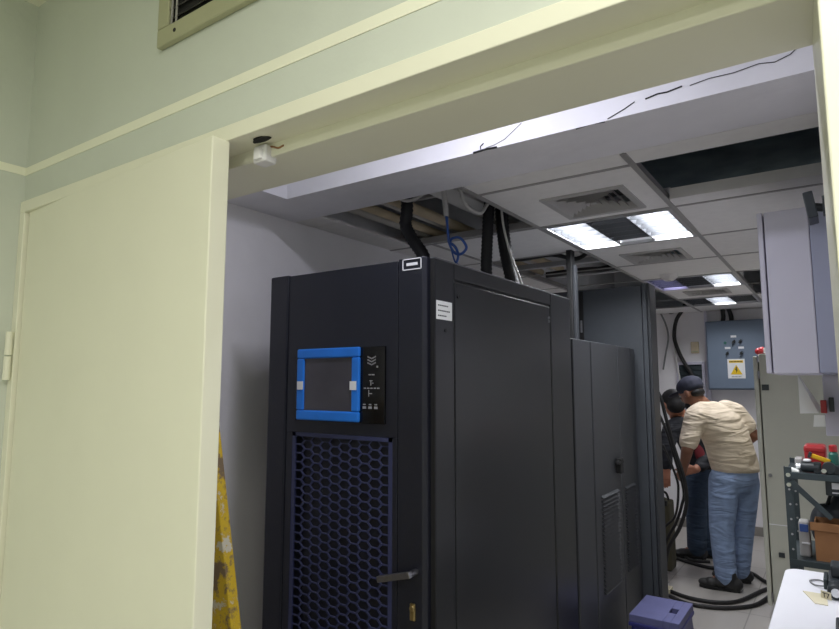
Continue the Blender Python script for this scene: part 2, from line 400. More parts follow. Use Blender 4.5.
# services above the gaps
def pipe(name, p, q, r, m, label, cat='pipe'):
    tag(MB().cyl(p, q, r, 14).build(name, M[m], smooth=True), label, cat)
def board(name, b, m, label, cat):
    tag(MB().box(*b).build(name, M[m], bevel=.003), label, cat)
pipe('conduit_pipe', (-1.95, 2.05, 2.42), (-1.95, 4.4, 2.42), .026, 'duct', 'pale conduit beside the left wall at the edge of the left ceiling gap')
pipe('conduit_pipe', (-1.87, 2.05, 2.415), (-1.87, 4.4, 2.415), .022, 'beige', 'thin beige conduit in the left ceiling gap, second from the left wall')
pipe('conduit_pipe', (-1.79, 2.05, 2.44), (-1.79, 4.4, 2.44), .020, 'duct', 'thin pale conduit in the left ceiling gap, third from the left wall')
pipe('conduit_pipe', (-1.71, 2.05, 2.425), (-1.71, 4.4, 2.425), .026, 'beige', 'thick beige conduit beside the leftmost black hose in the ceiling gap')
board('cable_duct', (-1.555, -1.42, 2.05, 4.4, 2.445, 2.50), 'wcable', 'wide pale cable duct running back above the front black cabinet', 'cable duct')
board('cable_duct', (-1.30, -1.235, 2.05, 4.4, 2.43, 2.48), 'wcable', 'narrow white cable duct along the right edge of the left ceiling gap', 'cable duct')
board('support_rail', (-1.83, -1.21, 2.40, 2.425, 2.455, 2.48), 'tbar', 'thin steel rail crossing the left ceiling gap above the ducts', 'rail')
board('support_rail', (-1.84, -1.19, 3.86, 3.90, 2.34, 2.375), 'alu', 'pale rail across the ceiling gap in front of the tall black cabinet', 'rail')
board('support_rail', (-1.84, -1.19, 4.40, 4.44, 2.36, 2.39), 'alu', 'pale rail across the ceiling gap farther back above the tall cabinet', 'rail')
def wire(name, pts, r, m, label, cat='cable', group=None, n=8):
    return tag(MB().tube(pts, r, n).build(name, M[m], smooth=True), label, cat, group)
wire('loose_cable', [(-1.83, 3.55, 2.40), (-1.7, 3.6, 2.36), (-1.5, 3.7, 2.385), (-1.35, 3.75, 2.35), (-1.22, 3.7, 2.40)], .014, 'cable', 'black cable sagging across the gap above the lower cabinet')
wire('loose_cable', [(-1.75, 4.2, 2.35), (-1.5, 4.25, 2.365), (-1.34, 4.2, 2.35), (-1.24, 4.25, 2.37)], .022, 'cable', 'thick black cable in the gap above the tall cabinet')
wire('loose_cable', [(-1.62, 2.12, 2.40), (-1.55, 2.15, 2.365), (-1.5, 2.2, 2.40), (-1.45, 2.14, 2.42)], .007, 'wcable', 'white cable loop drooping beside the leftmost black hose')
wire('loose_cable', [(-1.37, 2.3, 2.46), (-1.37, 2.36, 2.37), (-1.345, 2.45, 2.345), (-1.33, 2.5, 2.40)], .009, 'wcable', 'white cable loop hanging near the blue cable')
# right gap
tag(MB().box(-.56, XR, 2.30, 2.50, 2.62, 2.64).box(-.40, -.385, 2.31, 2.325, 2.64, 2.95).box(-.10, -.085, 2.31, 2.325, 2.64, 2.95).build('cable_tray', M['shelfm']), 'dark cable tray high in the right ceiling gap', 'cable tray')
for k, (z, yy, lab) in enumerate(((2.47, 2.50, 'thin grey cable lowest in the right ceiling gap'), (2.50, 2.42, 'thin grey cable waving through the middle of the right gap'), (2.49, 2.56, 'thin grey cable at the far side of the right ceiling gap'))):
    wire('thin_cable', [(-.62, yy+.03, z+.01), (-.48, yy, z-.01), (-.33, yy+.04, z+.015), (-.18, yy-.01, z-.015), (.058, yy+.03, z+.01)], .004, 'gcable', lab)
wire('thick_cable', [(-.5, 2.34, 2.62), (-.36, 2.335, 2.565), (-.30, 2.34, 2.555), (-.24, 2.345, 2.575), (-.2, 2.35, 2.62)], .02, 'cable', 'thick dark cable looping in the right ceiling gap')
j = thing('junction_box', (-.14, 2.45, 2.52), 'small dark junction box with a bright clip in the right ceiling gap', 'junction box')
MB().box(-.18, -.10, 2.42, 2.48, 2.50, 2.56).build('box_body', M['tooldk'], j, bevel=.004)
MB().box(-.165, -.115, 2.41, 2.42, 2.545, 2.55).box(-.125, -.117, 2.41, 2.42, 2.515, 2.523).build('clip', M['silver'], j)

# ------------------------------------------------------------------ outer wall vent
t = thing('wall_vent', (-.85, YW, 2.262), 'olive metal vent grille on the pale green wall above the doorway', 'vent')
vx0, vx1, vz0, vz1 = -1.163, -.52, 2.264, 2.53; y0 = YW-.014
f = MB(); b_ = .040
f.box(vx0, vx1, y0, YW, vz0, vz0+b_).box(vx0, vx1, y0, YW, vz1-b_, vz1).box(vx0, vx0+b_, y0, YW, vz0+b_, vz1-b_).box(vx1-b_, vx1, y0, YW, vz0+b_, vz1-b_)
f.build('vent_frame', M['vent'], t, bevel=.003)
sl = MB()
for k in range(8):
    z = vz0+b_+.012+k*.023
    sl.prism([(vx0+b_, y0+.002, z), (vx0+b_, y0+.005, z+.002), (vx0+b_, YW-.001, z+.012), (vx0+b_, YW-.001, z+.009)], (vx1-vx0-2*b_, 0, 0))
for k in range(2): sl.box(vx0+b_+.008+k*.016, vx0+b_+.011+k*.016, y0+.001, y0+.004, vz0+b_, vz1-b_)
sl.build('slats', M['diff'], t)
MB().box(vx0+b_, vx1-b_, YW-.002, YW-.0005, vz0+b_, vz1-b_).build('duct_opening', M['ventd'], t)
for x in (vx0+.065, vx1-.065): MB().cyl((x, y0-.001, vz0+.02), (x, y0+.004, vz0+.02), .0045, 12).build('screw', M['ventd'], t)

# ------------------------------------------------------------------ front black cooling cabinet
CX0, CX1, CY0, CY1, CT = -1.764, -1.034, 1.557, 2.765, 1.95
t = thing('cooling_cabinet', ((CX0+CX1)/2, (CY0+CY1)/2, 0), 'large black cabinet nearest the doorway with a blue framed screen and honeycomb door', 'cabinet')
MB().box(CX0+.006, CX1-.012, 1.612, CY1, .0, CT-.002).build('body', M['black'], t, bevel=.004)
b = MB().box(CX0, -1.669, CY0, 1.603, .04, CT).build('left_stile', M['blackd'], t, bevel=.006)
MB().prism([(-1.157, CY0, .04), (-1.064, CY0, .04), (-1.053, CY0+.012, .04), (-1.053, 1.603, .04), (-1.157, 1.603, .04)], (0, 0, CT-.04)).build('right_stile', M['blackd'], t, bevel=.003)
MB().box(-1.052, CX1-.003, 1.586, 1.589, .02, CT-.004).build('gap_shade', M['blackm'], t)  # black strip standing in for the shade in the gap beside the post
# door with rectangular grille opening
door = MB()
dx0, dx1, gx0, gx1, gz0, gz1 = -1.664, -1.162, -1.633, -1.182, .18, 1.376
door.box(dx0, dx1, CY0+.004, 1.60, gz1, CT-.004).box(dx0, dx1, CY0+.004, 1.60, .04, gz0).box(dx0, gx0, CY0+.004, 1.60, gz0, gz1).box(gx1, dx1, CY0+.004, 1.60, gz0, gz1)
door = door.build('front_door', M['blackd'], t, bevel=.002)
def hexgrille():
    m = MB(); cp, rp_ = .0447, .0306
    yf = CY0+.007
    mx0, mx1, mz0, mz1 = gx0+.008, gx1-.008, gz0+.01, gz1-.012
    ncol = 10; cp = (mx1-mx0-.0)/(ncol-.0)
    X0 = mx0+cp/2
    # cell lattice: hexagon corners of the tiling (flat top), hole inside
    a, b2 = cp*.665, cp*.335
    def cell(cx, cz, kk):
        hz = rp_/2
        o = [(cx-a, cz), (cx-b2, cz+hz), (cx+b2, cz+hz), (cx+a, cz), (cx+b2, cz-hz), (cx-b2, cz-hz)]
        return [(cx+(px-cx)*kk, cz+(pz-cz)*kk) for px, pz in o]
    nrow = int((mz1-mz0)/rp_)
    for c in range(ncol):
        off = 0 if c % 2 == 0 else -rp_/2
        for r_ in range(nrow):
            cz = mz1-rp_/2-r_*rp_+off
            if cz-rp_/2 < mz0: continue
            O = cell(X0+c*cp, cz, 1.0); I = cell(X0+c*cp, cz, .85)
            for q in range(6):
                w_ = (q+1) % 6
                m.b.faces.new([m.b.verts.new((p[0], yf, p[1])) for p in (O[q], O[w_], I[w_], I[q])])
                m.b.faces.new([m.b.verts.new(p) for p in ((I[q][0], yf, I[q][1]), (I[w_][0], yf, I[w_][1]), (I[w_][0], yf+.004, I[w_][1]), (I[q][0], yf+.004, I[q][1]))])
    m.box(gx0, gx0+.016, yf-.002, yf+.004, gz0, gz1).box(gx1-.016, gx1, yf-.002, yf+.004, gz0, gz1)
    m.box(gx0, gx1, yf-.002, yf+.004, gz1-.014, gz1).box(gx0, gx1, yf-.002, yf+.004, gz0, gz0+.03)
    return m
hexgrille().build('grille', M['grille'], door)
MB().box(gx0, gx1, CY0+.032, CY0+.036, gz0, gz1).build('filter', M['blackd'], door)
# display
disp = MB().box(-1.615, -1.208, CY0-.004, CY0+.006, 1.418, 1.670).build('display', M['pblack'], door, bevel=.002)
fr = MB(); y0, y1 = CY0-.016, CY0-.004
sx0, sx1, sz0, sz1 = -1.598, -1.307, 1.421, 1.670; ww = .034
fr.box(sx0, sx1, y0, y1, sz0, sz0+ww).box(sx0, sx1, y0, y1, sz1-ww, sz1).box(sx0, sx0+ww, y0, y1, sz0+ww, sz1-ww).box(sx1-ww, sx1, y0, y1, sz0+ww, sz1-ww)
fr.build('screen_frame', M['blue'], disp, bevel=.005)
MB().box(sx0+ww-.004, sx1-ww+.004, CY0-.009, CY0-.004, sz0+ww-.004, sz1-ww+.004).build('screen', M['screen'], disp)
for x in (sx0+.02, sx1-.024): MB().box(x-.014, x+.014, y0-.002, y0, 1.527, 1.556).build('tape_tab', M['whitep'], disp)
mk = MB(); yy0, yy1 = CY0-.0055, CY0-.004
def mark(x0, x1, z0, z1): mk.box(x0, x1, yy0, yy1, z0, z1)
cx = -1.262
for k in range(-4, 5):                                     # fan shaped emblem
    hgt = .006+.004*(4-abs(k)) ; 
    for q in range(3): mark(cx+k*.004-.001, cx+k*.004+.001, 1.616+q*.010-hgt*.4, 1.616+q*.010-hgt*.4+.005)
mark(cx+.021, cx+.027, 1.600, 1.606)
mark(cx-.012, cx-.002, 1.575, 1.579); mark(cx+.001, cx+.012, 1.575, 1.579)
mark(cx-.008, cx+.004, 1.556, 1.559); mark(cx-.004, cx-.001, 1.542, 1.556); mark(cx+.002, cx+.008, 1.548, 1.551)
for k in range(5): mark(cx-.032+k*.014, cx-.023+k*.014, 1.531, 1.535)
mark(cx-.012, cx-.010, 1.506, 1.527); mark(cx-.010, cx+.002, 1.514, 1.517)
for k in range(3): mark(cx-.036+k*.024, cx-.022+k*.024, 1.466, 1.474); mark(cx-.034+k*.024, cx-.024+k*.024, 1.478, 1.482)
mk.build('panel_symbols', M['alu'], disp)
# badge
bd = MB(); bx0, bx1, bz0, bz1 = -1.140, -1.066, 1.910, 1.947; y0, y1 = CY0-.002, CY0
for q in ((bx0, bx1, bz0, bz0+.003), (bx0, bx1, bz1-.003, bz1), (bx0, bx0+.003, bz0, bz1), (bx1-.003, bx1, bz0, bz1)): bd.box(q[0], q[1], y0, y1, q[2], q[3])
for k in range(7): bd.box(-1.124+k*.0062, -1.1185+k*.0062, y0, y1, 1.924, 1.933)
bd.build('badge', M['whitep'], t)
# lever handle and lock
hd = MB().tube([(-1.086, CY0+.004, .985), (-1.086, CY0-.045, .985)], .010, 12, smooth=False).box(-1.203, -1.076, CY0-.050, CY0-.034, .976, .995, Matrix.Translation((-1.086, 0, .985)) @ Matrix.Rotation(-.27, 4, 'Y') @ Matrix.Translation((1.086, 0, -.985))).build('handle', M['steel'], door, bevel=.004)
lk = MB().box(-1.107, -1.088, CY0-.006, CY0+.004, .842, .892).cyl((-1.0975, CY0-.010, .878), (-1.0975, CY0, .878), .009, 14).build('lock', M['brass'], door, bevel=.003)
# side panel
sp = MB().box(CX1-.014, CX1-.004, 1.712, 2.522, .06, 1.886).build('side_panel', M['black'], t, bevel=.004)
MB().box(CX1-.014, CX1-.002, 1.589, 1.704, .02, CT-.003).build('front_post', M['black'], t, bevel=.004)
MB().box(CX1-.014, CX1-.002, 2.53, CY1, .02, CT-.003).build('rear_post', M['black'], t, bevel=.004)
MB().box(CX1-.014, CX1-.003, 1.706, 2.528, 1.894, CT-.003).build('top_rail', M['black'], t, bevel=.003)
MB().box(CX1-.024, CX1-.001, 1.589, CY1, CT-.004, CT).build('top_edge', M['steel'], t, bevel=.001)
st = MB().box(CX1-.002, CX1-.0005, 1.595, 1.688, 1.752, 1.812).build('sticker', M['paper'], t)
m_ = MB()
for r_, n_ in ((1.797, 6), (1.780, 7), (1.764, 5)):
    for k in range(n_): m_.box(CX1-.0005, CX1-.0002, 1.603+k*.0105, 1.611+k*.0105, r_-.002, r_+.002)
m_.build('sticker_print', M['ink'], st)
for yy, zz in ((1.648, 1.718), (1.73, 1.838), (2.505, 1.835), (2.505, 1.82)): MB().cyl((CX1-.006, yy, zz), (CX1+.001, yy, zz), .006, 12).build('screw', M['ink'] if yy < 2 else M['steel'], t)

# ------------------------------------------------------------------ lower cabinet beside it
LX, LY0, LY1, LT = -1.034, 2.785, 3.872, 1.768
t = thing('power_cabinet', (-1.4, (LY0+LY1)/2, 0), 'lower black cabinet with two louvred doors between the large and tall black cabinets', 'cabinet')
MB().box(-1.764, LX-.03, LY0, LY1, 0, LT).build('body', M['char'], t, bevel=.006)
MB().box(LX-.03, LX, LY0+.002, 3.028, .02, LT-.006).build('side_strip', M['char'], t, bevel=.004)
def louvre_door(y0, y1, ly0, ly1, lz0, lz1, bow):
    d_ = MB().prism([(LX-.03, y0, .03), (LX+.002, y0, .03), (LX+.002, y1-bow, .03), (LX-.012 if bow else LX+.002, y1, .03), (LX-.03, y1, .03)], (0, 0, LT-.036)).build('louvred_door', M['char'], t, bevel=.004)
    lv = MB(); n_ = 24; st_ = (lz1-lz0)/n_
    for k in range(n_):
        z = lz0+k*st_; dz = .012*math.sin(PI*k/n_)
        lv.prism([(LX+.002, ly0, z), (LX+.017, ly0, z+.004), (LX+.002, ly0, z+st_*.72)], (0, ly1-ly0, 0))
    lv.build('louvres', M['char'], d_)
    return d_
d1 = louvre_door(3.036, 3.475, 3.12, 3.39, .50, .985, 0)
d2 = louvre_door(3.487, 3.87, 3.53, 3.71, .51, .975, .12)
hb = MB().box(LX+.002, LX+.03, 3.385, 3.43, 1.06, 1.14).cyl((LX+.018, 3.35, 1.12), (LX+.018, 3.44, 1.12), .012, 12).build('handle', M['blackm'], d1, bevel=.004)

# ------------------------------------------------------------------ tall cabinet
t = thing('equipment_rack', (-1.35, 4.05, 0), 'tall dark grey rack standing behind the lower black cabinet next to the two men', 'rack')
TX, TY0, TY1, TT = -.940, 3.89, 4.04, 2.172
MB().box(-1.70, TX-.052, TY0, TY1, 0, TT-.01).build('body', M['tallb'], t, bevel=.004)
MB().box(TX-.048, TX-.02, TY0-.006, TY1, 0, TT).build('corner_post', M['tallb'], t, bevel=.004)
MB().box(TX-.018, TX, TY0-.004, TY1, 0, TT).build('edge_post', M['char'], t, bevel=.005)
MB().box(-1.39, -1.365, TY0-.008, TY0, 1.775, TT-.02).build('hinge_gap', M['blackm'], t)
MB().box(-1.385, -1.372, TY0-.014, TY0-.008, 1.88, 1.96).build('latch', M['steel'], t, bevel=.002)

# ------------------------------------------------------------------ hoses and cables over the cabinets
def hose(pts, r, label): return tag(MB().tube(pts, r, 14, ribs=34).build('cable_hose', M['hose'], smooth=True), label, 'hose')
hose([(-1.60, 2.2, 2.60), (-1.587, 2.2, 2.36), (-1.595, 2.2, 2.27), (-1.55, 2.2, 2.19), (-1.49, 2.2, 2.10), (-1.47, 2.2, 1.953)], .030, 'leftmost black cable hose dropping to the top of the front cabinet')
hose([(-1.36, 2.62, 2.62), (-1.385, 2.62, 2.42), (-1.40, 2.62, 2.22), (-1.405, 2.62, 2.09), (-1.40, 2.62, 1.953)], .030, 'middle black cable hose above the front cabinet, left of a close pair')
hose([(-1.345, 2.70, 2.62), (-1.352, 2.69, 2.42), (-1.33, 2.68, 2.22), (-1.285, 2.66, 2.05), (-1.255, 2.65, 1.96)], .034, 'right black cable hose of the close pair above the front cabinet')
wire('white_cable', [(-1.31, 2.63, 2.55), (-1.32, 2.63, 2.38), (-1.285, 2.63, 2.20), (-1.23, 2.63, 2.05), (-1.2, 2.63, 1.955)], .006, 'wcable', 'thin white cable running down beside the pair of black hoses')
ch = thing('cable_chute', (-1.237, 3.4, 1.77), 'dark upright cable chute rising from the lower cabinet into the ceiling', 'cable chute')
MB().box(-1.282, -1.250, 3.38, 3.44, 1.77, 2.46).build('chute_channel', M['blackm'], ch, bevel=.003)
MB().box(-1.249, -1.232, 3.39, 3.43, 1.77, 2.24).build('chute_strip', M['char'], ch, bevel=.003)
bc = thing('hanging_network_cable', (-1.42, 2.3, 2.09), 'blue network cable coiled in a loop hanging from the ceiling gap', 'cable')
MB().tube([(-1.452, 2.3, 2.60), (-1.449, 2.3, 2.44), (-1.437, 2.3, 2.31)], .012, 8).build('white_sheath', M['wcable'], bc, smooth=True)
MB().tube([(-1.437, 2.3, 2.31), (-1.43, 2.3, 2.25), (-1.423, 2.3, 2.185), (-1.40, 2.29, 2.20), (-1.365, 2.3, 2.199), (-1.338, 2.31, 2.155), (-1.36, 2.3, 2.125), (-1.395, 2.3, 2.135), (-1.415, 2.29, 2.18), (-1.39, 2.3, 2.16), (-1.375, 2.3, 2.12), (-1.385, 2.3, 2.085)], .006, 8).build('blue_lead', M['bcable'], bc, smooth=True)
MB().tube([(-1.437, 2.31, 2.31), (-1.435, 2.31, 2.25), (-1.42, 2.31, 2.17), (-1.40, 2.31, 2.10), (-1.38, 2.31, 2.08)], .004, 8).build('blue_lead', M['bcable'], bc, smooth=True)

# ------------------------------------------------------------------ yellow step ladder behind the door leaf
t = thing('step_ladder', (-1.5, 1.15, 0), 'worn yellow step ladder standing behind the half closed door leaf', 'ladder')
def rail(p, q, wx, wy):
    p = Vector(p); q = Vector(q); m = MB()
    m.prism([p+V(-wx/2, -wy/2, 0), p+V(wx/2, -wy/2, 0), p+V(wx/2, wy/2, 0), p+V(-wx/2, wy/2, 0)], q-p); return m
def rail2(p, q, wx, wx2, wy):
    p = Vector(p); q = Vector(q); m = MB(); vs = []
    for c, w_ in ((p, wx), (q, wx2)):
        vs.append([m.b.verts.new(c+V(a*w_, b_*wy/2, 0)) for a, b_ in ((-1,-1),(0,-1),(0,1),(-1,1))])
    a, c = vs; m.b.faces.new(a); m.b.faces.new(c[::-1])
    for k in range(4): m.b.faces.new((a[k], a[(k+1) % 4], c[(k+1) % 4], c[k]))
    return m
rail2((-.995, 1.0, 0), (-1.335, 1.0, 1.47), .125, .07, .03).build('rail', M['ladder'], t, bevel=.003)
rail2((-1.86, 1.0, 0), (-1.60, 1.0, 1.47), .125, .07, .03).build('rail', M['ladder'], t, bevel=.003)
rail((-1.09, 1.045, 0), (-1.41, 1.045, 1.44), .04, .03).build('rear_leg', M['ladder'], t, bevel=.003)
rail((-1.89, 1.045, 0), (-1.65, 1.045, 1.44), .04, .03).build('rear_leg', M['ladder'], t, bevel=.003)
for k in range(1, 5):
    z = .28*k; q = z/1.47
    MB().box(-1.86+.26*q, -1.12-.285*q, .975, 1.06, z, z+.025).build('step', M['ladder'], t, bevel=.003)
MB().box(-1.68, -1.40, .98, 1.07, 1.44, 1.465).build('top_step', M['ladder'], t, bevel=.004)

# ------------------------------------------------------------------ right hand side: wall enclosure, bracket
t = thing('wall_enclosure', (-.07, 2.55, 1.58), 'pale lavender metal enclosure hung on the right wall above the dark shelf', 'enclosure')
MB().box(-.176, -.0495, 2.3, 2.85, 1.58, 2.122).build('enclosure_body', M['lav'], t, bevel=.004)
MB().box(-.196, -.180, 2.3, 2.85, 1.581, 2.123).build('enclosure_door', M['lav'], t, bevel=.004)
MB().box(-.0485, XR-.001, 2.303, 2.85, 1.582, 2.118).build('wall_side', M['lavd'], t, bevel=.003)  # wall side of the enclosure, set back slightly and coloured a darker blue grey
t = thing('wall_bracket', (-.03, 2.1, 2.03), 'black tilted camera shaped bracket on the right wall before the pale enclosure', 'camera')
R2 = Matrix.Translation((-.037, 2.1, 2.068)) @ Matrix.Rotation(-.14, 4, 'Y')
MB().box(-.0125, .0125, -.04, .06, -.04, .04, R2).build('camera_body', M['tooldk'], t, bevel=.003)
MB().cyl((-.028, 2.1, 2.068), (-.005, 2.1, 2.062), .012).box(-.008, XR-.001, 2.08, 2.12, 2.04, 2.095).build('camera_mount', M['tooldk'], t, bevel=.002)
t = thing('wall_trunking', (.0, 2.62, 1.2), 'white plastic trunking down the right wall below the pale enclosure', 'trunking')
MB().box(-.050, .0, 2.60, 2.66, 1.365, 1.579).build('trunking_body', M['lav'], t, bevel=.003)
MB().box(-.06, -.042, 2.56, 2.599, 1.445, 1.49).build('red_clip', M['redp'], t, bevel=.002)
MB().box(-.035, -.02, 2.56, 2.599, 1.45, 1.50).build('dark_clip', M['tooldk'], t, bevel=.002)
MB().box(0, XR-.001, 2.61, 2.65, 1.40, 1.55).build('backing', M['lav'], t)
p = MB(); A = [(-.123, 2.59, 1.5795), (-.120, 2.60, 1.5795), (-.062, 2.62, 1.465), (-.068, 2.60, 1.443), (-.1235, 2.585, 1.441)]
p.prism(A, (0, .0015, 0)); p = p.build('paper_sheet', M['paper']); tag(p, 'folded white paper sheet hanging under the pale enclosure', 'paper')
p = MB().prism([(-.083, 2.63, 1.435), (-.050, 2.63, 1.435), (-.050, 2.63, 1.395), (-.088, 2.63, 1.393)], (0, .0015, 0)).build('paper_note', M['paper'])
tag(p, 'small white paper note below the hanging sheet beside the trunking', 'paper')

# ------------------------------------------------------------------ olive cabinet
t = thing('control_cabinet', (-.2, 5.05, 0), 'tall olive grey metal cabinet against the right wall behind the dark shelf', 'cabinet')
MB().box(-.452, XR-.002, 4.8, 5.4, .0, 1.75).build('cabinet_body', M['olive'], t, bevel=.005)
MB().box(-.487, -.459, 4.79, 5.4, .08, 1.735).build('cabinet_door', M['olive'], t, bevel=.006)
for z in (1.69, 1.58, .12): MB().cyl((-.456, 4.785, z), (-.456, 4.785, z+.05), .007, 10).build('hinge', M['steel'], t)
MB().box(-.452, XR-.01, 4.796, 4.8, .605, .61).build('seam', M['whitep'], t)
MB().cyl((-.425, 4.792, .93), (-.425, 4.80, .93), .012, 14).build('bolt', M['steel'], t)
MB().box(-.405, -.37, 4.79, 4.80, .40, .43).build('latch', M['tooldk'], t)
MB().box(-.442, -.40, 4.788, 4.80, 1.50, 1.54).build('catch', M['tooldk'], t)
r = thing('red_bundle', (-.45, 4.98, 1.75), 'small red and white bundle on top of the olive grey cabinet', 'bundle')
m_ = MB()
for c, s_ in (((-.46, 4.95, 1.775), .034), ((-.43, 4.98, 1.772), .03), ((-.445, 5.0, 1.79), .028)): m_.ell(c, s_*.85, s_*.8, s_*.8)
remesh(m_.build('cloth', M['redp'], r), .008, 3)
MB().box(-.43, -.40, 4.93, 5.0, 1.76, 1.80).build('white_label', M['whitep'], r, bevel=.004)

# ------------------------------------------------------------------ shelf unit, things on it
t = thing('slotted_shelf', (-.1, 3.6, 0), 'dark slotted steel shelf unit beside the right wall behind the white table', 'shelf')
def post(x, y):
    m_ = MB().box(x, x+.032, y, y+.004, 0, 1.155).box(x, x+.004, y+.004, y+.036, 0, 1.155).build('post', M['shelfm'], t)
    h_ = MB()
    for k in range(16): h_.cyl((x+.018, y-.0015, .10+k*.068), (x+.018, y+.001, .10+k*.068), .005, 8)
    h_.build('slot_holes', M['alu'], m_); return m_
for x, y in ((-.245, 3.4), (-.245, 3.82), (.02, 3.4), (.02, 3.82)): post(x, y)
for z, nm in ((1.13, 'shelf_board'), (.735, 'shelf_board'), (.25, 'shelf_board')):
    MB().box(-.242, .052, 3.404, 3.852, z-.024, z-.02).box(-.242, .052, 3.398, 3.404, z-.028, z).box(-.242, -.238, 3.404, 3.852, z-.028, z).box(-.238, .052, 3.404, 3.852, z-.005, z).build(nm, M['shelfm'], t, bevel=.001)
MB().prism([(-.228, 3.392, 1.08), (-.21, 3.392, 1.10), (-.06, 3.392, .945), (-.075, 3.392, .93)], (0, .004, 0)).build('brace', M['shelfm'], t)
for z in (1.12, 1.075): MB().cyl((-.227, 3.386, z), (-.227, 3.398, z), .010, 10).build('bolt', M['silver'], t)
Z = 1.1305
r = thing('first_aid_case', (-.12, 3.62, Z), 'red plastic case at the back of the top shelf', 'case')
# tall enough to show above the tools
MB().box(-.165, -.075, 3.56, 3.70, Z, Z+.10).build('case_body', M['redp'], r, bevel=.012)
MB().box(-.167, -.073, 3.558, 3.702, Z+.075, Z+.117).build('lid', M['redp'], r, bevel=.014)
r = thing('spray_bottle', (-.045, 3.5, Z), 'green bottle with red cap on the top shelf right end', 'bottle')
MB().loft([((-.045, 3.5, Z), .02, .02), ((-.045, 3.5, Z+.085), .02, .02), ((-.045, 3.5, Z+.098), .013, .013)], V(1,0,0), V(0,1,0)).build('bottle_body', M['green'], r, smooth=False)
MB().loft([((-.045, 3.5, Z+.0985), .017, .017), ((-.045, 3.5, Z+.125), .017, .017), ((-.045, 3.5, Z+.13), .012, .012)], V(1,0,0), V(0,1,0)).build('bottle_cap', M['redp'], r)
r = thing('power_drill', (-.14, 3.45, Z), 'dark grey power tool lying on the top shelf left of the yellow tool', 'tool')
MB().cyl((-.175, 3.46, Z+.025), (-.10, 3.45, Z+.025), .024, 16).box(-.125, -.095, 3.43, 3.47, Z, Z+.05).build('tool_body', M['tooldk'], r, bevel=.004)
MB().cyl((-.195, 3.463, Z+.025), (-.176, 3.46, Z+.025), .014, 14).build('chuck', M['silver'], r)
MB().ell((-.15, 3.455, Z+.055), .018, .018, .008).build('switch', M['whitep'], r)
r = thing('yellow_tool', (-.095, 3.5, Z), 'yellow handled tool leaning across the dark tools on the top shelf', 'tool')
Ry = Matrix.Translation((-.093, 3.49, Z+.062)) @ Matrix.Rotation(.33, 4, 'Y')
MB().box(-.042, .036, -.012, .012, -.01, .01, Ry).build('grip', M['yelp'], r, bevel=.004)
MB().box(-.056, -.043, -.016, .016, -.014, .014, Ry).build('tool_head', M['tooldk'], r, bevel=.003)
r = thing('tape_reel', (-.055, 3.43, Z), 'dark cable reel with bright hub at the front of the top shelf', 'reel')
MB().cyl((-.065, 3.415, Z+.028), (-.065, 3.455, Z+.028), .028, 20).box(-.05, -.0, 3.42, 3.46, Z, Z+.04).build('reel_body', M['tooldk'], r, bevel=.003)
MB().cyl((-.085, 3.408, Z+.016), (-.085, 3.416, Z+.016), .010, 14).build('hub', M['silver'], r)
r = MB().prism([(-.238, 3.41, Z), (-.232, 3.41, Z+.012), (-.215, 3.41, Z+.018), (-.185, 3.41, Z+.008), (-.182, 3.41, Z)], (0, .06, 0)).build('rag', M['paper'], bevel=.003)
tag(r, 'crumpled pale rag on the left corner of the top shelf', 'rag')
r = thing('grey_tray', (-.17, 3.56, Z), 'grey plastic tray left of the red case on the top shelf', 'tray')
MB().box(-.205, -.172, 3.52, 3.62, Z, Z+.055).build('tray_body', M['diff'], r, bevel=.006)
MB().box(-.203, -.174, 3.519, 3.521, Z+.01, Z+.02).build('tray_label', M['tooldk'], r)
Z2 = .7355
r = thing('cardboard_box', (-.06, 3.52, Z2), 'open brown cardboard box on the middle shelf', 'box')
MB().box(-.14, .0, 3.43, 3.436, Z2, Z2+.17).box(-.14, .0, 3.584, 3.59, Z2, Z2+.17).box(-.14, -.134, 3.436, 3.584, Z2, Z2+.17).box(-.006, .0, 3.436, 3.584, Z2, Z2+.17).box(-.134, -.006, 3.436, 3.584, Z2, Z2+.006).build('box_body', M['card'], r)
MB().box(-.155, .0, 3.422, 3.432, Z2+.135, Z2+.172).build('box_flap', M['card'], r, bevel=.002)
r = thing('clear_tub', (-.18, 3.52, Z2), 'translucent grey tub left of the cardboard box on the middle shelf', 'tub')
MB().box(-.205, -.160, 3.47, 3.56, Z2, Z2+.16).build('tub_body', M['diff'], r, bevel=.008)
MB().box(-.20, -.165, 3.465, 3.47, Z2+.115, Z2+.15).build('blue_cap', M['bcable'], r, bevel=.004)
MB().box(-.195, -.16, 3.46, 3.47, Z2+.06, Z2+.068).build('white_tab', M['whitep'], r, bevel=.002)
r = thing('black_bag', (-.06, 3.65, Z2), 'dark grey bag sagging above the cardboard box on the middle shelf', 'bag')
m_ = MB()
for c, a in (((-.10, 3.68, .85), (.07, .07, .11)), ((-.03, 3.70, .88), (.06, .07, .14)), ((-.07, 3.7, .80), (.09, .07, .06))): m_.ell(c, *a)
remesh(m_.build('bag_body', M['tallb'], r), .012, 5)
MB().tube([(-.09, 3.67, .95), (-.06, 3.66, 1.02), (-.02, 3.68, 1.0)], .008, 8).build('bag_strap', M['tooldk'], r, smooth=True)
r = thing('labelled_box', (-.05, 3.60, .93), 'small dark box with white label wedged under the top shelf', 'box')
MB().box(-.085, -.005, 3.45, 3.50, 1.03, 1.101).build('small_box_body', M['tooldk'], r, bevel=.004)
MB().box(-.060, -.02, 3.448, 3.45, 1.062, 1.09).box(-.060, -.02, 3.448, 3.45, 1.042, 1.048).build('white_label', M['whitep'], r)

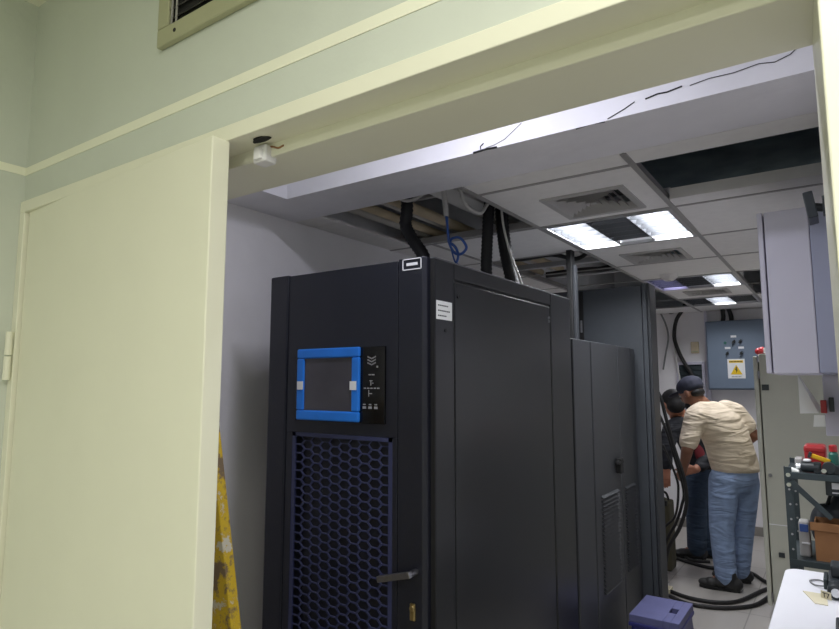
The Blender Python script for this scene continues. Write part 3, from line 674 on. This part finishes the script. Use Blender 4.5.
# ------------------------------------------------------------------ white table at the right with things
t = thing('white_table', (-.1, 2.5, 0), 'white laminate table at the bottom right of the room beside the dark shelf', 'table')
TB = .75
m_ = MB(); pts = [(-.245, 1.95), (.05, 1.95), (.05, 3.18), (-.18, 3.18)]
for k in range(7):
    a = PI/2+PI/2*k/6; pts.append((-.185+.06*math.cos(a), 3.12+.06*math.sin(a)))
m_.prism([(x, y, TB-.03) for x, y in pts], (0, 0, .03)); m_.build('tabletop', M['desk'], t, bevel=.005)
for x, y in ((-.21, 2.0), (.02, 2.0), (-.19, 3.08), (.02, 3.10)): MB().cyl((x, y, 0), (x, y, TB-.03), .017, 14).build('leg', M['steel'], t)
r = thing('appliance', (-.04, 2.85, TB), 'black plastic appliance with a round silver dial on the white table', 'appliance')
m_ = MB().box(-.085, .045, 2.86, 3.02, TB, TB+.055).box(-.075, .045, 2.90, 3.0, TB+.055, TB+.10).cyl((-.06, 2.80, TB+.028), (-.06, 2.87, TB+.028), .028, 20)
m_.build('appliance_body', M['tooldk'], r, bevel=.008)
MB().cyl((-.06, 2.797, TB+.028), (-.06, 2.80, TB+.028), .016, 18).build('dial', M['silver'], r)
MB().box(-.10, -.086, 2.88, 3.0, TB+.012, TB+.05).build('front_vents', M['shelfm'], r, bevel=.003)
r = thing('cardboard_tag', (-.13, 2.80, TB), 'cream card tag with dark print lying on the white table', 'tag')
MB().prism([(-.168, 2.85, TB+.0005), (-.125, 2.72, TB+.0005), (-.085, 2.72, TB+.0005), (-.092, 2.85, TB+.0005)], (0, 0, .003)).build('card', M['tagm'], r)
MB().prism([(-.108, 2.80, TB+.0035), (-.075, 2.78, TB+.0035), (-.075, 2.78, TB+.03), (-.108, 2.80, TB+.03)], (0, .003, 0)).build('folded_flap', M['tagm'], r)
text_mesh('T7', 'print', M['ink'], r, (-.092, 2.788, TB+.016), .024, (PI/2, 0, -.54))
wire('table_lead', [(-.09, 2.93, TB+.012), (-.13, 2.95, TB+.005), (-.15, 3.0, TB+.005), (-.12, 3.03, TB+.005), (-.09, 3.0, TB+.006)], .003, 'gcable', 'thin grey lead curled on the white table beside the black appliance')
r = MB().box(-.06, -.02, 2.40, 2.52, TB, TB+.03).build('gadget', M['tooldk'], bevel=.005); tag(r, 'small black object at the right edge of the white table', 'gadget')

# ------------------------------------------------------------------ back wall items
yb = YB
t = thing('electrical_panel', (-.85, yb-.15, 1.47), 'slate blue wall mounted electrical panel with yellow warning sign on the back wall', 'electrical panel')
PX0, PX1, PZ0, PZ1, PY = -1.14, -.56, 1.48, 2.20, yb-.20
MB().box(PX0, PX1, PY, yb, PZ0, PZ1).build('panel_box', M['slate'], t, bevel=.006)
MB().box(PX0+.012, PX1-.012, PY-.018, PY, PZ0+.012, PZ1-.012).build('panel_door', M['slate'], t, bevel=.005)
yf = PY-.018
for x, z in ((-.875, 2.03), (-.935, 1.912), (-.81, 1.912)): MB().box(x-.026, x+.026, yf-.003, yf, z-.011, z+.011).build('name_plate', M['whitep'], t)
for x, z in ((-.875, 1.972), (-.815, 1.976), (-.94, 1.855), (-.81, 1.855)):
    k_ = MB().cyl((x, yf-.02, z), (x, yf, z), .014, 16).build('rotary_switch', M['tooldk'], t)
    MB().box(x-.006, x+.006, yf-.034, yf-.02, z-.022, z+.022, Matrix.Translation((x, 0, z)) @ Matrix.Rotation(.6, 4, 'Y') @ Matrix.Translation((-x, 0, -z))).build('switch_knob', M['ink'], k_)
MB().cyl((-.955, yf-.012, 1.965), (-.955, yf, 1.965), .014, 14).build('green_lamp', M['green'], t)
sg = MB().box(-.945, -.785, yf-.004, yf, 1.597, 1.797).build('warning_sign', M['whitep'], t)
MB().box(-.93, -.80, yf-.0055, yf-.004, 1.757, 1.782).build('sign_header', M['yellow'], sg)
MB().prism([(-.92, yf-.004, 1.637), (-.81, yf-.004, 1.637), (-.865, yf-.004, 1.737)], (0, -.0015, 0)).build('warning_triangle', M['yellow'], sg)
MB().prism([(-.862, yf-.0055, 1.717), (-.878, yf-.0055, 1.682), (-.866, yf-.0055, 1.682), (-.870, yf-.0055, 1.647), (-.852, yf-.0055, 1.687), (-.863, yf-.0055, 1.687), (-.855, yf-.0055, 1.717)], (0, -.001, 0)).build('bolt_symbol', M['ink'], sg)
m_ = MB()
for k in range(9): m_.box(-.925+k*.0135, -.916+k*.0135, yf-.0062, yf-.0055, 1.764, 1.775)
for k in range(7): m_.box(-.91+k*.013, -.902+k*.013, yf-.005, yf-.004, 1.612, 1.618)
m_.build('sign_print', M['ink'], sg)
MB().box(PX1-.05, PX1-.02, yf-.012, yf, 1.505, 1.525).build('door_latch', M['whitep'], t)
wire('feed_cable', [(-.985, yb-.1, 2.195), (-.975, yb-.1, 2.25), (-.98, yb-.1, 2.33), (-.985, yb-.1, 2.42)], .022, 'cable', 'left black feed cable entering the top of the slate blue panel')
wire('feed_cable', [(-.90, yb-.1, 2.195), (-.90, yb-.1, 2.25), (-.92, yb-.1, 2.33), (-.93, yb-.1, 2.42)], .022, 'cable', 'right black feed cable entering the top of the slate blue panel')
t = thing('thermostat', (-1.28, yb, 1.87), 'small beige thermostat box on the back wall left of the slate blue panel', 'thermostat')
MB().box(-1.325, -1.245, yb-.035, yb, 1.875, 2.0).build('thermostat_body', M['beige'], t, bevel=.006)
MB().box(-1.315, -1.255, yb-.038, yb-.035, 1.885, 1.90).build('thermostat_grille', M['vent'], t)
t = thing('louvre_vent', (-1.32, yb, 1.2), 'grey louvred vent with white frame on the back wall behind the men', 'vent')
lx0, lx1, lz0, lz1 = -1.46, -1.225, 1.30, 1.75
MB().box(lx0-.025, lx0, yb-.03, yb, lz0-.03, lz1+.03).box(lx1, lx1+.03, yb-.03, yb, lz0-.03, lz1+.03).box(lx0, lx1, yb-.03, yb, lz1, lz1+.03).box(lx0, lx1, yb-.03, yb, lz0-.03, lz0).build('vent_frame', M['lav'], t, bevel=.003)
m_ = MB().box(lx0, lx1, yb-.006, yb-.002, lz0, lz1)
for k in range(8):
    z = lz0+.01+k*.055; m_.prism([(lx0, yb-.022, z), (lx0, yb-.006, z+.05), (lx0, yb-.006, z)], (lx1-lx0, 0, 0))
m_.build('vent_slats', M['shelfm'], t)
# column strip beside the vent and wall cables
board('wall_conduit', (-1.175, -1.145, yb-.05, yb-.002, .0, 2.33), 'lav', 'white vertical conduit strip on the back wall between the louvred vent and the panel', 'conduit')
wire('wall_cable', [(-1.33, yb-.08, 2.46), (-1.38, yb-.08, 2.36), (-1.455, yb-.07, 2.24), (-1.485, yb-.06, 2.06), (-1.45, yb-.05, 1.90), (-1.39, yb-.05, 1.76), (-1.33, yb-.06, 1.66), (-1.29, yb-.06, 1.52)], .021, 'cable', 'thick black cable curving down the back wall into the louvred vent')
wire('wall_cable', [(-1.63, yb-.05, 2.36), (-1.57, yb-.05, 2.2), (-1.55, yb-.05, 2.05), (-1.59, yb-.05, 1.86), (-1.62, yb-.05, 1.7)], .010, 'gcable', 'thin grey cable bowing on the back wall beside the tall rack')
wire('wall_cable', [(-1.56, yb-.04, 2.38), (-1.52, yb-.04, 2.33), (-1.44, yb-.04, 2.36), (-1.40, yb-.05, 2.40)], .010, 'gcable', 'short grey cable under the broken ceiling at the back wall')
wire('wall_cable', [(-1.49, yb-.03, 2.2), (-1.49, yb-.03, 1.9), (-1.47, yb-.03, 1.7), (-1.45, yb-.03, 1.45), (-1.46, yb-.03, .4)], .009, 'wcable', 'pale thin cable running down the back wall left of the vent')

# hanging cable bundle at the rack and floor cables
wire('hanging_cable', [(-1.40, 4.75, 1.66), (-1.25, 4.88, 1.60), (-1.16, 4.95, 1.47), (-1.11, 4.95, 1.26), (-1.06, 4.95, 1.04), (-1.01, 4.95, .86), (-.995, 4.95, .67), (-1.05, 4.95, .48), (-1.15, 5.0, .30), (-1.22, 5.1, .03)], .014, 'cable', 'thick black cable hanging in front of the black jacketed person')
wire('hanging_cable', [(-1.45, 4.9, 1.52), (-1.24, 5.02, 1.38), (-1.15, 5.04, 1.22), (-1.09, 5.04, 1.0), (-1.03, 5.04, .745), (-1.05, 5.04, .62), (-1.10, 5.04, .48), (-1.18, 5.04, .32), (-1.25, 5.06, .02)], .011, 'cable', 'black cable hanging just left of the thickest hanging cable')
wire('hanging_cable', [(-1.16, 5.0, 1.08), (-1.12, 5.0, .98), (-1.075, 5.0, .85), (-1.06, 5.0, .75), (-1.09, 5.0, .55), (-1.20, 5.02, .40), (-1.29, 5.05, .02)], .009, 'cable', 'thinnest black cable of the hanging bundle beside the tall rack')
wire('floor_cable', [(-1.5, 6.0, .0142), (-1.399, 5.93, .0142), (-1.163, 5.78, .0142), (-1.0, 5.72, .0142), (-.87, 5.76, .0142), (-.70, 5.76, .0142), (-.60, 5.61, .0142), (-.52, 5.5, .0142)], .014, 'cable', 'black floor cable running behind the feet of the man in the beige shirt')
wire('floor_cable', [(-1.2, 4.98, .0142), (-1.119, 4.914, .0142), (-.98, 4.85, .0142), (-.819, 4.86, .0142), (-.688, 4.98, .0142), (-.573, 5.32, .0142), (-.52, 5.45, .0142)], .014, 'cable', 'black floor cable looping in front of the boots, the farther of two')
wire('floor_cable', [(-1.2, 4.88, .0142), (-1.1, 4.80, .0142), (-.956, 4.72, .0142), (-.775, 4.76, .0142), (-.635, 4.88, .0142), (-.56, 5.02, .0142), (-.50, 5.3, .0142)], .014, 'cable', 'black floor cable nearest the blue plastic bin')
wire('floor_cable', [(-1.35, 6.12, .014), (-1.28, 6.02, .02), (-1.2, 5.9, .0142), (-1.12, 5.86, .014), (-1.02, 5.9, .014)], .013, 'cable', 'short black floor cable beside the feet of the black jacketed person')
r = thing('cable_end', (-1.37, 5.88, 0), 'red and white taped cable end on the floor by the rack', 'cable end')
MB().cyl((-1.42, 5.95, .03), (-1.35, 5.86, .03), .026, 14).build('red_tape', M['redp'], r); MB().cyl((-1.349, 5.859, .03), (-1.32, 5.82, .03), .024, 14).build('white_tape', M['whitep'], r)
r = thing('plastic_wedge', (-1.19, 4.93, 0), 'red plastic wedge beside the foot of the tall rack', 'wedge')
MB().prism([(-1.245, 4.93, .03), (-1.165, 4.93, .03), (-1.215, 4.93, .17), (-1.245, 4.93, .19)], (0, .06, 0)).build('wedge_body', M['redp'], r, bevel=.004)
MB().box(-1.24, -1.13, 4.90, 5.0, 0, .03).build('wedge_foot', M['tagm'], r, bevel=.004)
r = thing('tool_bag', (-1.3, 5.55, 0), 'olive drab bag standing on the floor beside the tall rack', 'bag')
m_ = MB().box(-1.42, -1.235, 5.45, 5.65, 0, .56); m_.ell((-1.33, 5.55, .52), .09, .09, .07)
remesh(m_.build('bag_body', M['oliveb'], r), .015, 8)
MB().box(-1.30, -1.25, 5.44, 5.47, .53, .57).tube([(-1.36, 5.5, .57), (-1.33, 5.5, .63), (-1.27, 5.5, .63), (-1.245, 5.5, .57)], .01, 8).build('bag_handle', M['ink'], r)

# ------------------------------------------------------------------ blue plastic bin
BX0, BX1, BY0, BY1, BZ = -.935, -.715, 3.225, 3.545, .40
t = thing('plastic_bin', ((BX0+BX1)/2, (BY0+BY1)/2, 0), 'dark blue plastic stool box with lid slot on the floor before the tall rack', 'box')
m_ = MB(); vs = []
for z, e in ((0, .03), (BZ-.03, -.0)):
    vs.append([m_.b.verts.new(p) for p in ((BX0-e, BY0-e, z), (BX1+e, BY0-e, z), (BX1+e, BY1+e, z), (BX0-e, BY1+e, z))])
a, c = vs; m_.b.faces.new(a[::-1]); m_.b.faces.new(c)
for k in range(4): m_.b.faces.new((a[k], a[(k+1) % 4], c[(k+1) % 4], c[k]))
bb = m_.build('bin_body', M['bluep'], t, bevel=.012)
MB().box(BX0+.03, BX1-.03, BY0-.026, BY0-.012, .02, .25).box(BX1+.012, BX1+.028, BY0+.05, BY1-.05, .02, .22).build('leg_panel', M['bluep'], bb, bevel=.004)
l_ = MB(); hx, hy = -.765, 3.385
l_.box(BX0-.008, hx-.018, BY0-.008, BY1+.008, BZ-.035, BZ).box(hx+.018, BX1+.008, BY0-.008, BY1+.008, BZ-.035, BZ).box(hx-.018, hx+.018, BY0-.008, hy-.035, BZ-.035, BZ).box(hx-.018, hx+.018, hy+.035, BY1+.008, BZ-.035, BZ)
l_ = l_.build('lid', M['bluel'], t, bevel=.002)
MB().box(hx-.018, hx+.018, hy-.035, hy+.035, BZ-.032, BZ-.026).build('grip_slot', M['blackm'], l_)
MB().box(BX0-.012, BX1+.012, BY0-.012, BY1+.012, BZ-.055, BZ-.036).build('lid_rim', M['bluep'], l_, bevel=.004)

# ------------------------------------------------------------------ people
def hand(m_, wr, d, side, curl=.6, s=1.0):
    """palm, four fingers and thumb grown from the wrist along d; side = thumb side direction"""
    d = Vector(d).normalized(); side = Vector(side); side = (side-d*side.dot(d)).normalized(); nrm = d.cross(side).normalized()
    wr = Vector(wr); pk = wr+d*.075*s
    for k in range(3): m_.cap(wr+side*(k-1)*.018*s, .017*s, pk+side*(k-1)*.024*s, .015*s)
    for k, ln in enumerate((.066, .078, .072, .056)):
        b0 = pk+side*(.034-k*.0225)*s; d1 = (d+nrm*curl*.5).normalized(); d2 = (d+nrm*curl*1.6).normalized()
        m_.cap(b0, .0095*s, b0+d1*ln*.5*s, .0088*s, 8); m_.cap(b0+d1*ln*.5*s, .0088*s, b0+(d1*ln*.5+d2*ln*.5)*s, .0075*s, 8)
    th = wr+d*.025*s+side*.03*s; d3 = (d*.7+side*.6+nrm*.3).normalized()
    m_.cap(th, .012*s, th+d3*.04*s, .0105*s, 8); m_.cap(th+d3*.04*s, .0105*s, th+(d3*.04+(d3+nrm*.5).normalized()*.03)*s, .009*s, 8)
def head(m_, c, fd, up):
    fd = Vector(fd).normalized(); up = Vector(up); up = (up-fd*up.dot(fd)).normalized(); sd = up.cross(fd)
    Rm = Matrix((sd, fd, up)).transposed(); c = Vector(c)
    m_.ell(c+up*.025, .078, .098, .092, Rm); m_.ell(c+fd*.02-up*.045, .060, .075, .075, Rm)
    m_.ell(c+fd*.098-up*.018, .014, .022, .026, Rm, 10, 8)                  # nose
    m_.ell(c+fd*.088-up*.066, .024, .014, .008, Rm, 10, 8)                  # mouth
    m_.ell(c+fd*.075-up*.10, .03, .025, .022, Rm, 10, 8)                    # chin
    for s_ in (-1, 1):
        m_.ell(c+sd*s_*.080-up*.012-fd*.005, .012, .024, .034, Rm, 10, 8)   # ears
        m_.ell(c+sd*s_*.032+fd*.082+up*.022, .022, .014, .008, Rm, 10, 8)   # brows
    return sd, fd, up, Rm
def face(root, c, sd, fd, up, Rm):
    for s_ in (-1, 1):
        MB().ell(Vector(c)+sd*s_*.031+fd*.088+up*.004, .013, .009, .008, Rm, 10, 8).build('eye', M['whitep'], root, smooth=True)
def shoe(root, heel, toe, nm='shoe'):
    heel = Vector(heel); toe = Vector(toe); d = (toe-heel).normalized(); s_ = V(-d.y, d.x, 0)
    L_ = (toe-heel).length
    m_ = MB()
    for fr, z, a, b_ in ((.12, .05, .045, .05), (.3, .06, .046, .055), (.5, .05, .046, .045), (.7, .042, .05, .038), (.86, .036, .044, .03)):
        m_.ell(heel+d*L_*fr+V(0, 0, z), .05, a, b_, Matrix((d, s_, V(0, 0, 1))).transposed())
    m_.cap(heel+d*.07+V(0, 0, .05), .05, heel+d*.075+V(0, 0, .12), .05)
    o = remesh(m_.build(nm, M['shoe'], root), .008, 4)
    so = MB(); secs = []
    for fr, w_ in ((0.02, .032), (.12, .042), (.35, .038), (.65, .048), (.88, .042), (1, .02)):
        c = heel+d*L_*fr; secs.append((c, w_))
    so.prism([c+s_*w_ for c, w_ in secs]+[c-s_*w_ for c, w_ in secs[::-1]], (0, 0, .022)); so.build('sole', M['rubber'], o, bevel=.004)
# man in the beige shirt
l = V(-.64, -.77, 0); f = V(-.77, .64, 0)
man = thing('person', (-.76, 5.37, 0), 'person in a beige t-shirt, navy cap and light jeans bending forward with back turned', 'person')
b = MB()
sd, fd, up, Rm = head(b, (-.975, 5.24, 1.475), (-.82, .38, -.42), (-.3, .1, 1))
b.cap((-.89, 5.28, 1.36), .062, (-.955, 5.25, 1.44), .056)
b.loft([((-.71, 5.37, .74), .15, .10), ((-.72, 5.37, .92), .15, .11), ((-.755, 5.34, 1.10), .16, .11), ((-.81, 5.31, 1.27), .17, .10), ((-.86, 5.29, 1.37), .09, .07)], l, f)
b.limb([(-.935, 5.15, 1.30), (-.995, 5.06, 1.04), (-1.045, 5.16, .90)], [.058, .045, .032])
hand(b, (-1.05, 5.17, .885), (-.35, .3, -.8), (-.8, .3, .1))
b.limb([(-.70, 5.44, 1.32), (-.585, 5.50, 1.14), (-.70, 5.66, 1.03)], [.058, .045, .032])
hand(b, (-.71, 5.67, 1.02), (-.8, .5, -.2), (0, .1, 1))
b.limb([(-.785, 5.28, .80), (-.815, 5.26, .45), (-.80, 5.25, .09)], [.085, .06, .045])
b.limb([(-.665, 5.44, .78), (-.70, 5.49, .43), (-.74, 5.50, .09)], [.085, .06, .045])
b.cap((-.80, 5.25, .09), .04, (-.9, 5.24, .045), .03); b.cap((-.74, 5.5, .09), .04, (-.84, 5.49, .045), .03)
body = remesh(b.build('body', M['skin'], man), .0075, 3)
face(man, (-.975, 5.24, 1.475), sd, fd, up, Rm)
s_ = MB()
s_.loft([((-.705, 5.375, .865), .195, .145), ((-.72, 5.37, .93), .195, .15), ((-.745, 5.35, 1.06), .19, .155), ((-.785, 5.32, 1.19), .205, .15), ((-.82, 5.30, 1.29), .205, .14), ((-.855, 5.29, 1.36), .14, .10), ((-.88, 5.285, 1.405), .075, .07)], l, f)
s_.limb([(-.90, 5.20, 1.33), (-.935, 5.14, 1.29), (-.985, 5.08, 1.10)], [.08, .086, .072])
s_.limb([(-.76, 5.40, 1.34), (-.70, 5.44, 1.31), (-.63, 5.48, 1.215)], [.08, .085, .075])
remesh(s_.build('shirt', M['shirt'], man), .012, 6)
j_ = MB()
j_.loft([((-.715, 5.37, .925), .178, .132), ((-.72, 5.37, .82), .185, .14), ((-.725, 5.37, .72), .16, .12)], l, f)
j_.limb([(-.785, 5.29, .80), (-.80, 5.27, .62), (-.815, 5.26, .45), (-.81, 5.255, .25), (-.80, 5.25, .095)], [.112, .104, .09, .082, .078])
j_.limb([(-.665, 5.44, .78), (-.68, 5.46, .62), (-.70, 5.49, .43), (-.72, 5.495, .25), (-.74, 5.50, .095)], [.112, .102, .088, .08, .076])
remesh(j_.build('jeans', M['denim'], man), .011, 4)
shoe(man, (-.70, 5.24, 0), (-.985, 5.22, 0)); shoe(man, (-.66, 5.52, 0), (-.93, 5.48, 0))
c = Vector((-.975, 5.24, 1.475))
k_ = MB(); k_.ell(c+up*.055-fd*.005, .092, .112, .078, Rm); k_.ell(c+up*.03-fd*.012, .090, .104, .055, Rm)
cp_ = remesh(k_.build('cap', M['navy'], man), .009, 4)
k_ = MB(); k_.ell(c+up*.045+fd*.135, .07, .07, .009, Rm); k_.build('cap_brim', M['navy'], cp_, smooth=True)
k_ = MB(); k_.ell(c-fd*.045-up*.022, .071, .052, .035, Rm); remesh(k_.build('hair', M['hair'], man), .009, 3)
k_ = MB(); k_.ell(c+fd*.055-up*.085, .056, .05, .04, Rm); remesh(k_.build('beard', M['hair'], man), .009, 3)

# person in the black jacket
l = V(-.35, -.93, 0); f = V(-.93, .35, 0)
oth = thing('person', (-1.05, 6.0, 0), 'person in a black jacket and dark jeans half hidden behind the man in beige', 'person')
b = MB(); hc = (-1.235, 5.76, 1.37)
sd, fd, up, Rm = head(b, hc, (-.6, .72, -.4), (-.3, .2, 1))
b.cap((-1.17, 5.82, 1.24), .06, (-1.21, 5.78, 1.32), .055)
b.loft([((-1.04, 5.98, .74), .15, .10), ((-1.06, 5.96, .90), .15, .11), ((-1.11, 5.9, 1.06), .16, .10), ((-1.15, 5.85, 1.18), .15, .09), ((-1.17, 5.83, 1.24), .08, .06)], l, f)
b.limb([(-1.23, 5.70, 1.17), (-1.26, 5.52, .99), (-1.235, 5.42, .84)], [.055, .044, .032]); hand(b, (-1.235, 5.41, .83), (.0, -.4, -.8), (-.9, 0, 0))
b.limb([(-1.08, 5.98, 1.16), (-.97, 5.90, .93), (-1.05, 5.66, .82)], [.055, .044, .032]); hand(b, (-1.06, 5.65, .82), (-.6, -.5, -.1), (0, 0, 1))
b.limb([(-1.09, 5.92, .78), (-1.125, 5.98, .42), (-1.14, 6.0, .09)], [.082, .06, .045]); b.limb([(-.99, 6.04, .78), (-1.02, 6.1, .42), (-1.03, 6.1, .09)], [.082, .06, .045])
b.cap((-1.14, 6.0, .09), .04, (-1.24, 5.97, .045), .03); b.cap((-1.03, 6.1, .09), .04, (-1.13, 6.07, .045), .03)
remesh(b.build('body', M['skin2'], oth), .0075, 3)
face(oth, hc, sd, fd, up, Rm)
s_ = MB()
s_.loft([((-1.04, 5.98, .80), .185, .135), ((-1.06, 5.96, .92), .185, .14), ((-1.11, 5.9, 1.07), .19, .135), ((-1.145, 5.86, 1.18), .18, .12), ((-1.165, 5.835, 1.25), .08, .07)], l, f)
s_.limb([(-1.19, 5.76, 1.19), (-1.235, 5.68, 1.15), (-1.26, 5.52, .99), (-1.237, 5.43, .855)], [.075, .078, .065, .047])
s_.limb([(-1.11, 5.93, 1.19), (-1.07, 5.98, 1.14), (-.97, 5.90, .93), (-1.025, 5.71, .84)], [.075, .078, .068, .05])
remesh(s_.build('jacket', M['jacket'], oth), .012, 5)
s_ = MB(); s_.cap((-1.075, 5.80, 1.04), .04, (-1.03, 5.80, .91), .045); remesh(s_.build('shirt', M['maroon'], oth), .01, 4)
j_ = MB(); j_.loft([((-1.045, 5.98, .86), .16, .12), ((-1.05, 5.98, .78), .17, .13), ((-1.05, 5.98, .70), .14, .11)], l, f)
j_.limb([(-1.09, 5.92, .78), (-1.125, 5.98, .42), (-1.14, 6.0, .095)], [.105, .088, .08]); j_.limb([(-.99, 6.04, .78), (-1.02, 6.1, .42), (-1.03, 6.1, .095)], [.105, .088, .08])
remesh(j_.build('jeans', M['denimd'], oth), .012, 4)
shoe(oth, (-1.07, 6.03, 0), (-1.33, 5.94, 0)); shoe(oth, (-.95, 6.12, 0), (-1.22, 6.05, 0))
c = Vector(hc); k_ = MB(); k_.ell(c+up*.035-fd*.012, .09, .11, .09, Rm); k_.ell(c-fd*.04-up*.03, .082, .075, .075, Rm)
remesh(k_.build('hair', M['hair'], oth), .009, 4)

# ------------------------------------------------------------------ lights
def area(name, loc, size, power, col, rot=(0, 0, 0), sy=None):
    L = bpy.data.lights.new(name, 'AREA'); L.energy = power; L.color = col; L.size = size
    if sy: L.shape = 'RECTANGLE'; L.size_y = sy
    o = bpy.data.objects.new(name, L); C.objects.link(o); o.location = loc; o.rotation_euler = rot; return o
# ceiling lamp of the outer room and an added fill behind it, lamp in the recess before the beam, and the lit bays of the fixtures
area('outer_lamp_and_fill', (.15, -.25, 2.57), .6, 20, (1, .985, .90))
area('outer_lamp_and_fill', (.35, -1.9, 2.57), .6, 27, (1, .985, .91))  # added fill lamp, brightens the door stop face and evens the wall
area('recess_lamp', (-.85, 1.22, 2.60), .08, 8.5, (.86, .86, 1), sy=.5, rot=(0, 0, PI/2))
for y, xs_, p in ((3.12, (-1.085, -.675), 13.5), (5.04, (-.675,), 12.0), (6.32, (-.88,), 11.0)):
    for x in xs_: area('fixture_lamp', (x, y, ZC+.042), .15, p, (.95, .97, 1), sy=.54)
area('fixture_lamp', (-1.085, 5.04, ZC+.042), .15, 1.3, (.58, .55, 1), sy=.54)
w = bpy.data.worlds.new('world'); bpy.context.scene.world = w; w.use_nodes = True
w.node_tree.nodes['Background'].inputs[0].default_value = (.5, .5, .52, 1); w.node_tree.nodes['Background'].inputs[1].default_value = .3
vs = bpy.context.scene.view_settings
bpy.context.scene.cycles.diffuse_bounces = 8
vs.view_transform = 'Standard'; vs.look = 'None'; vs.gamma = 1; vs.exposure = .3; vs.use_curve_mapping = False
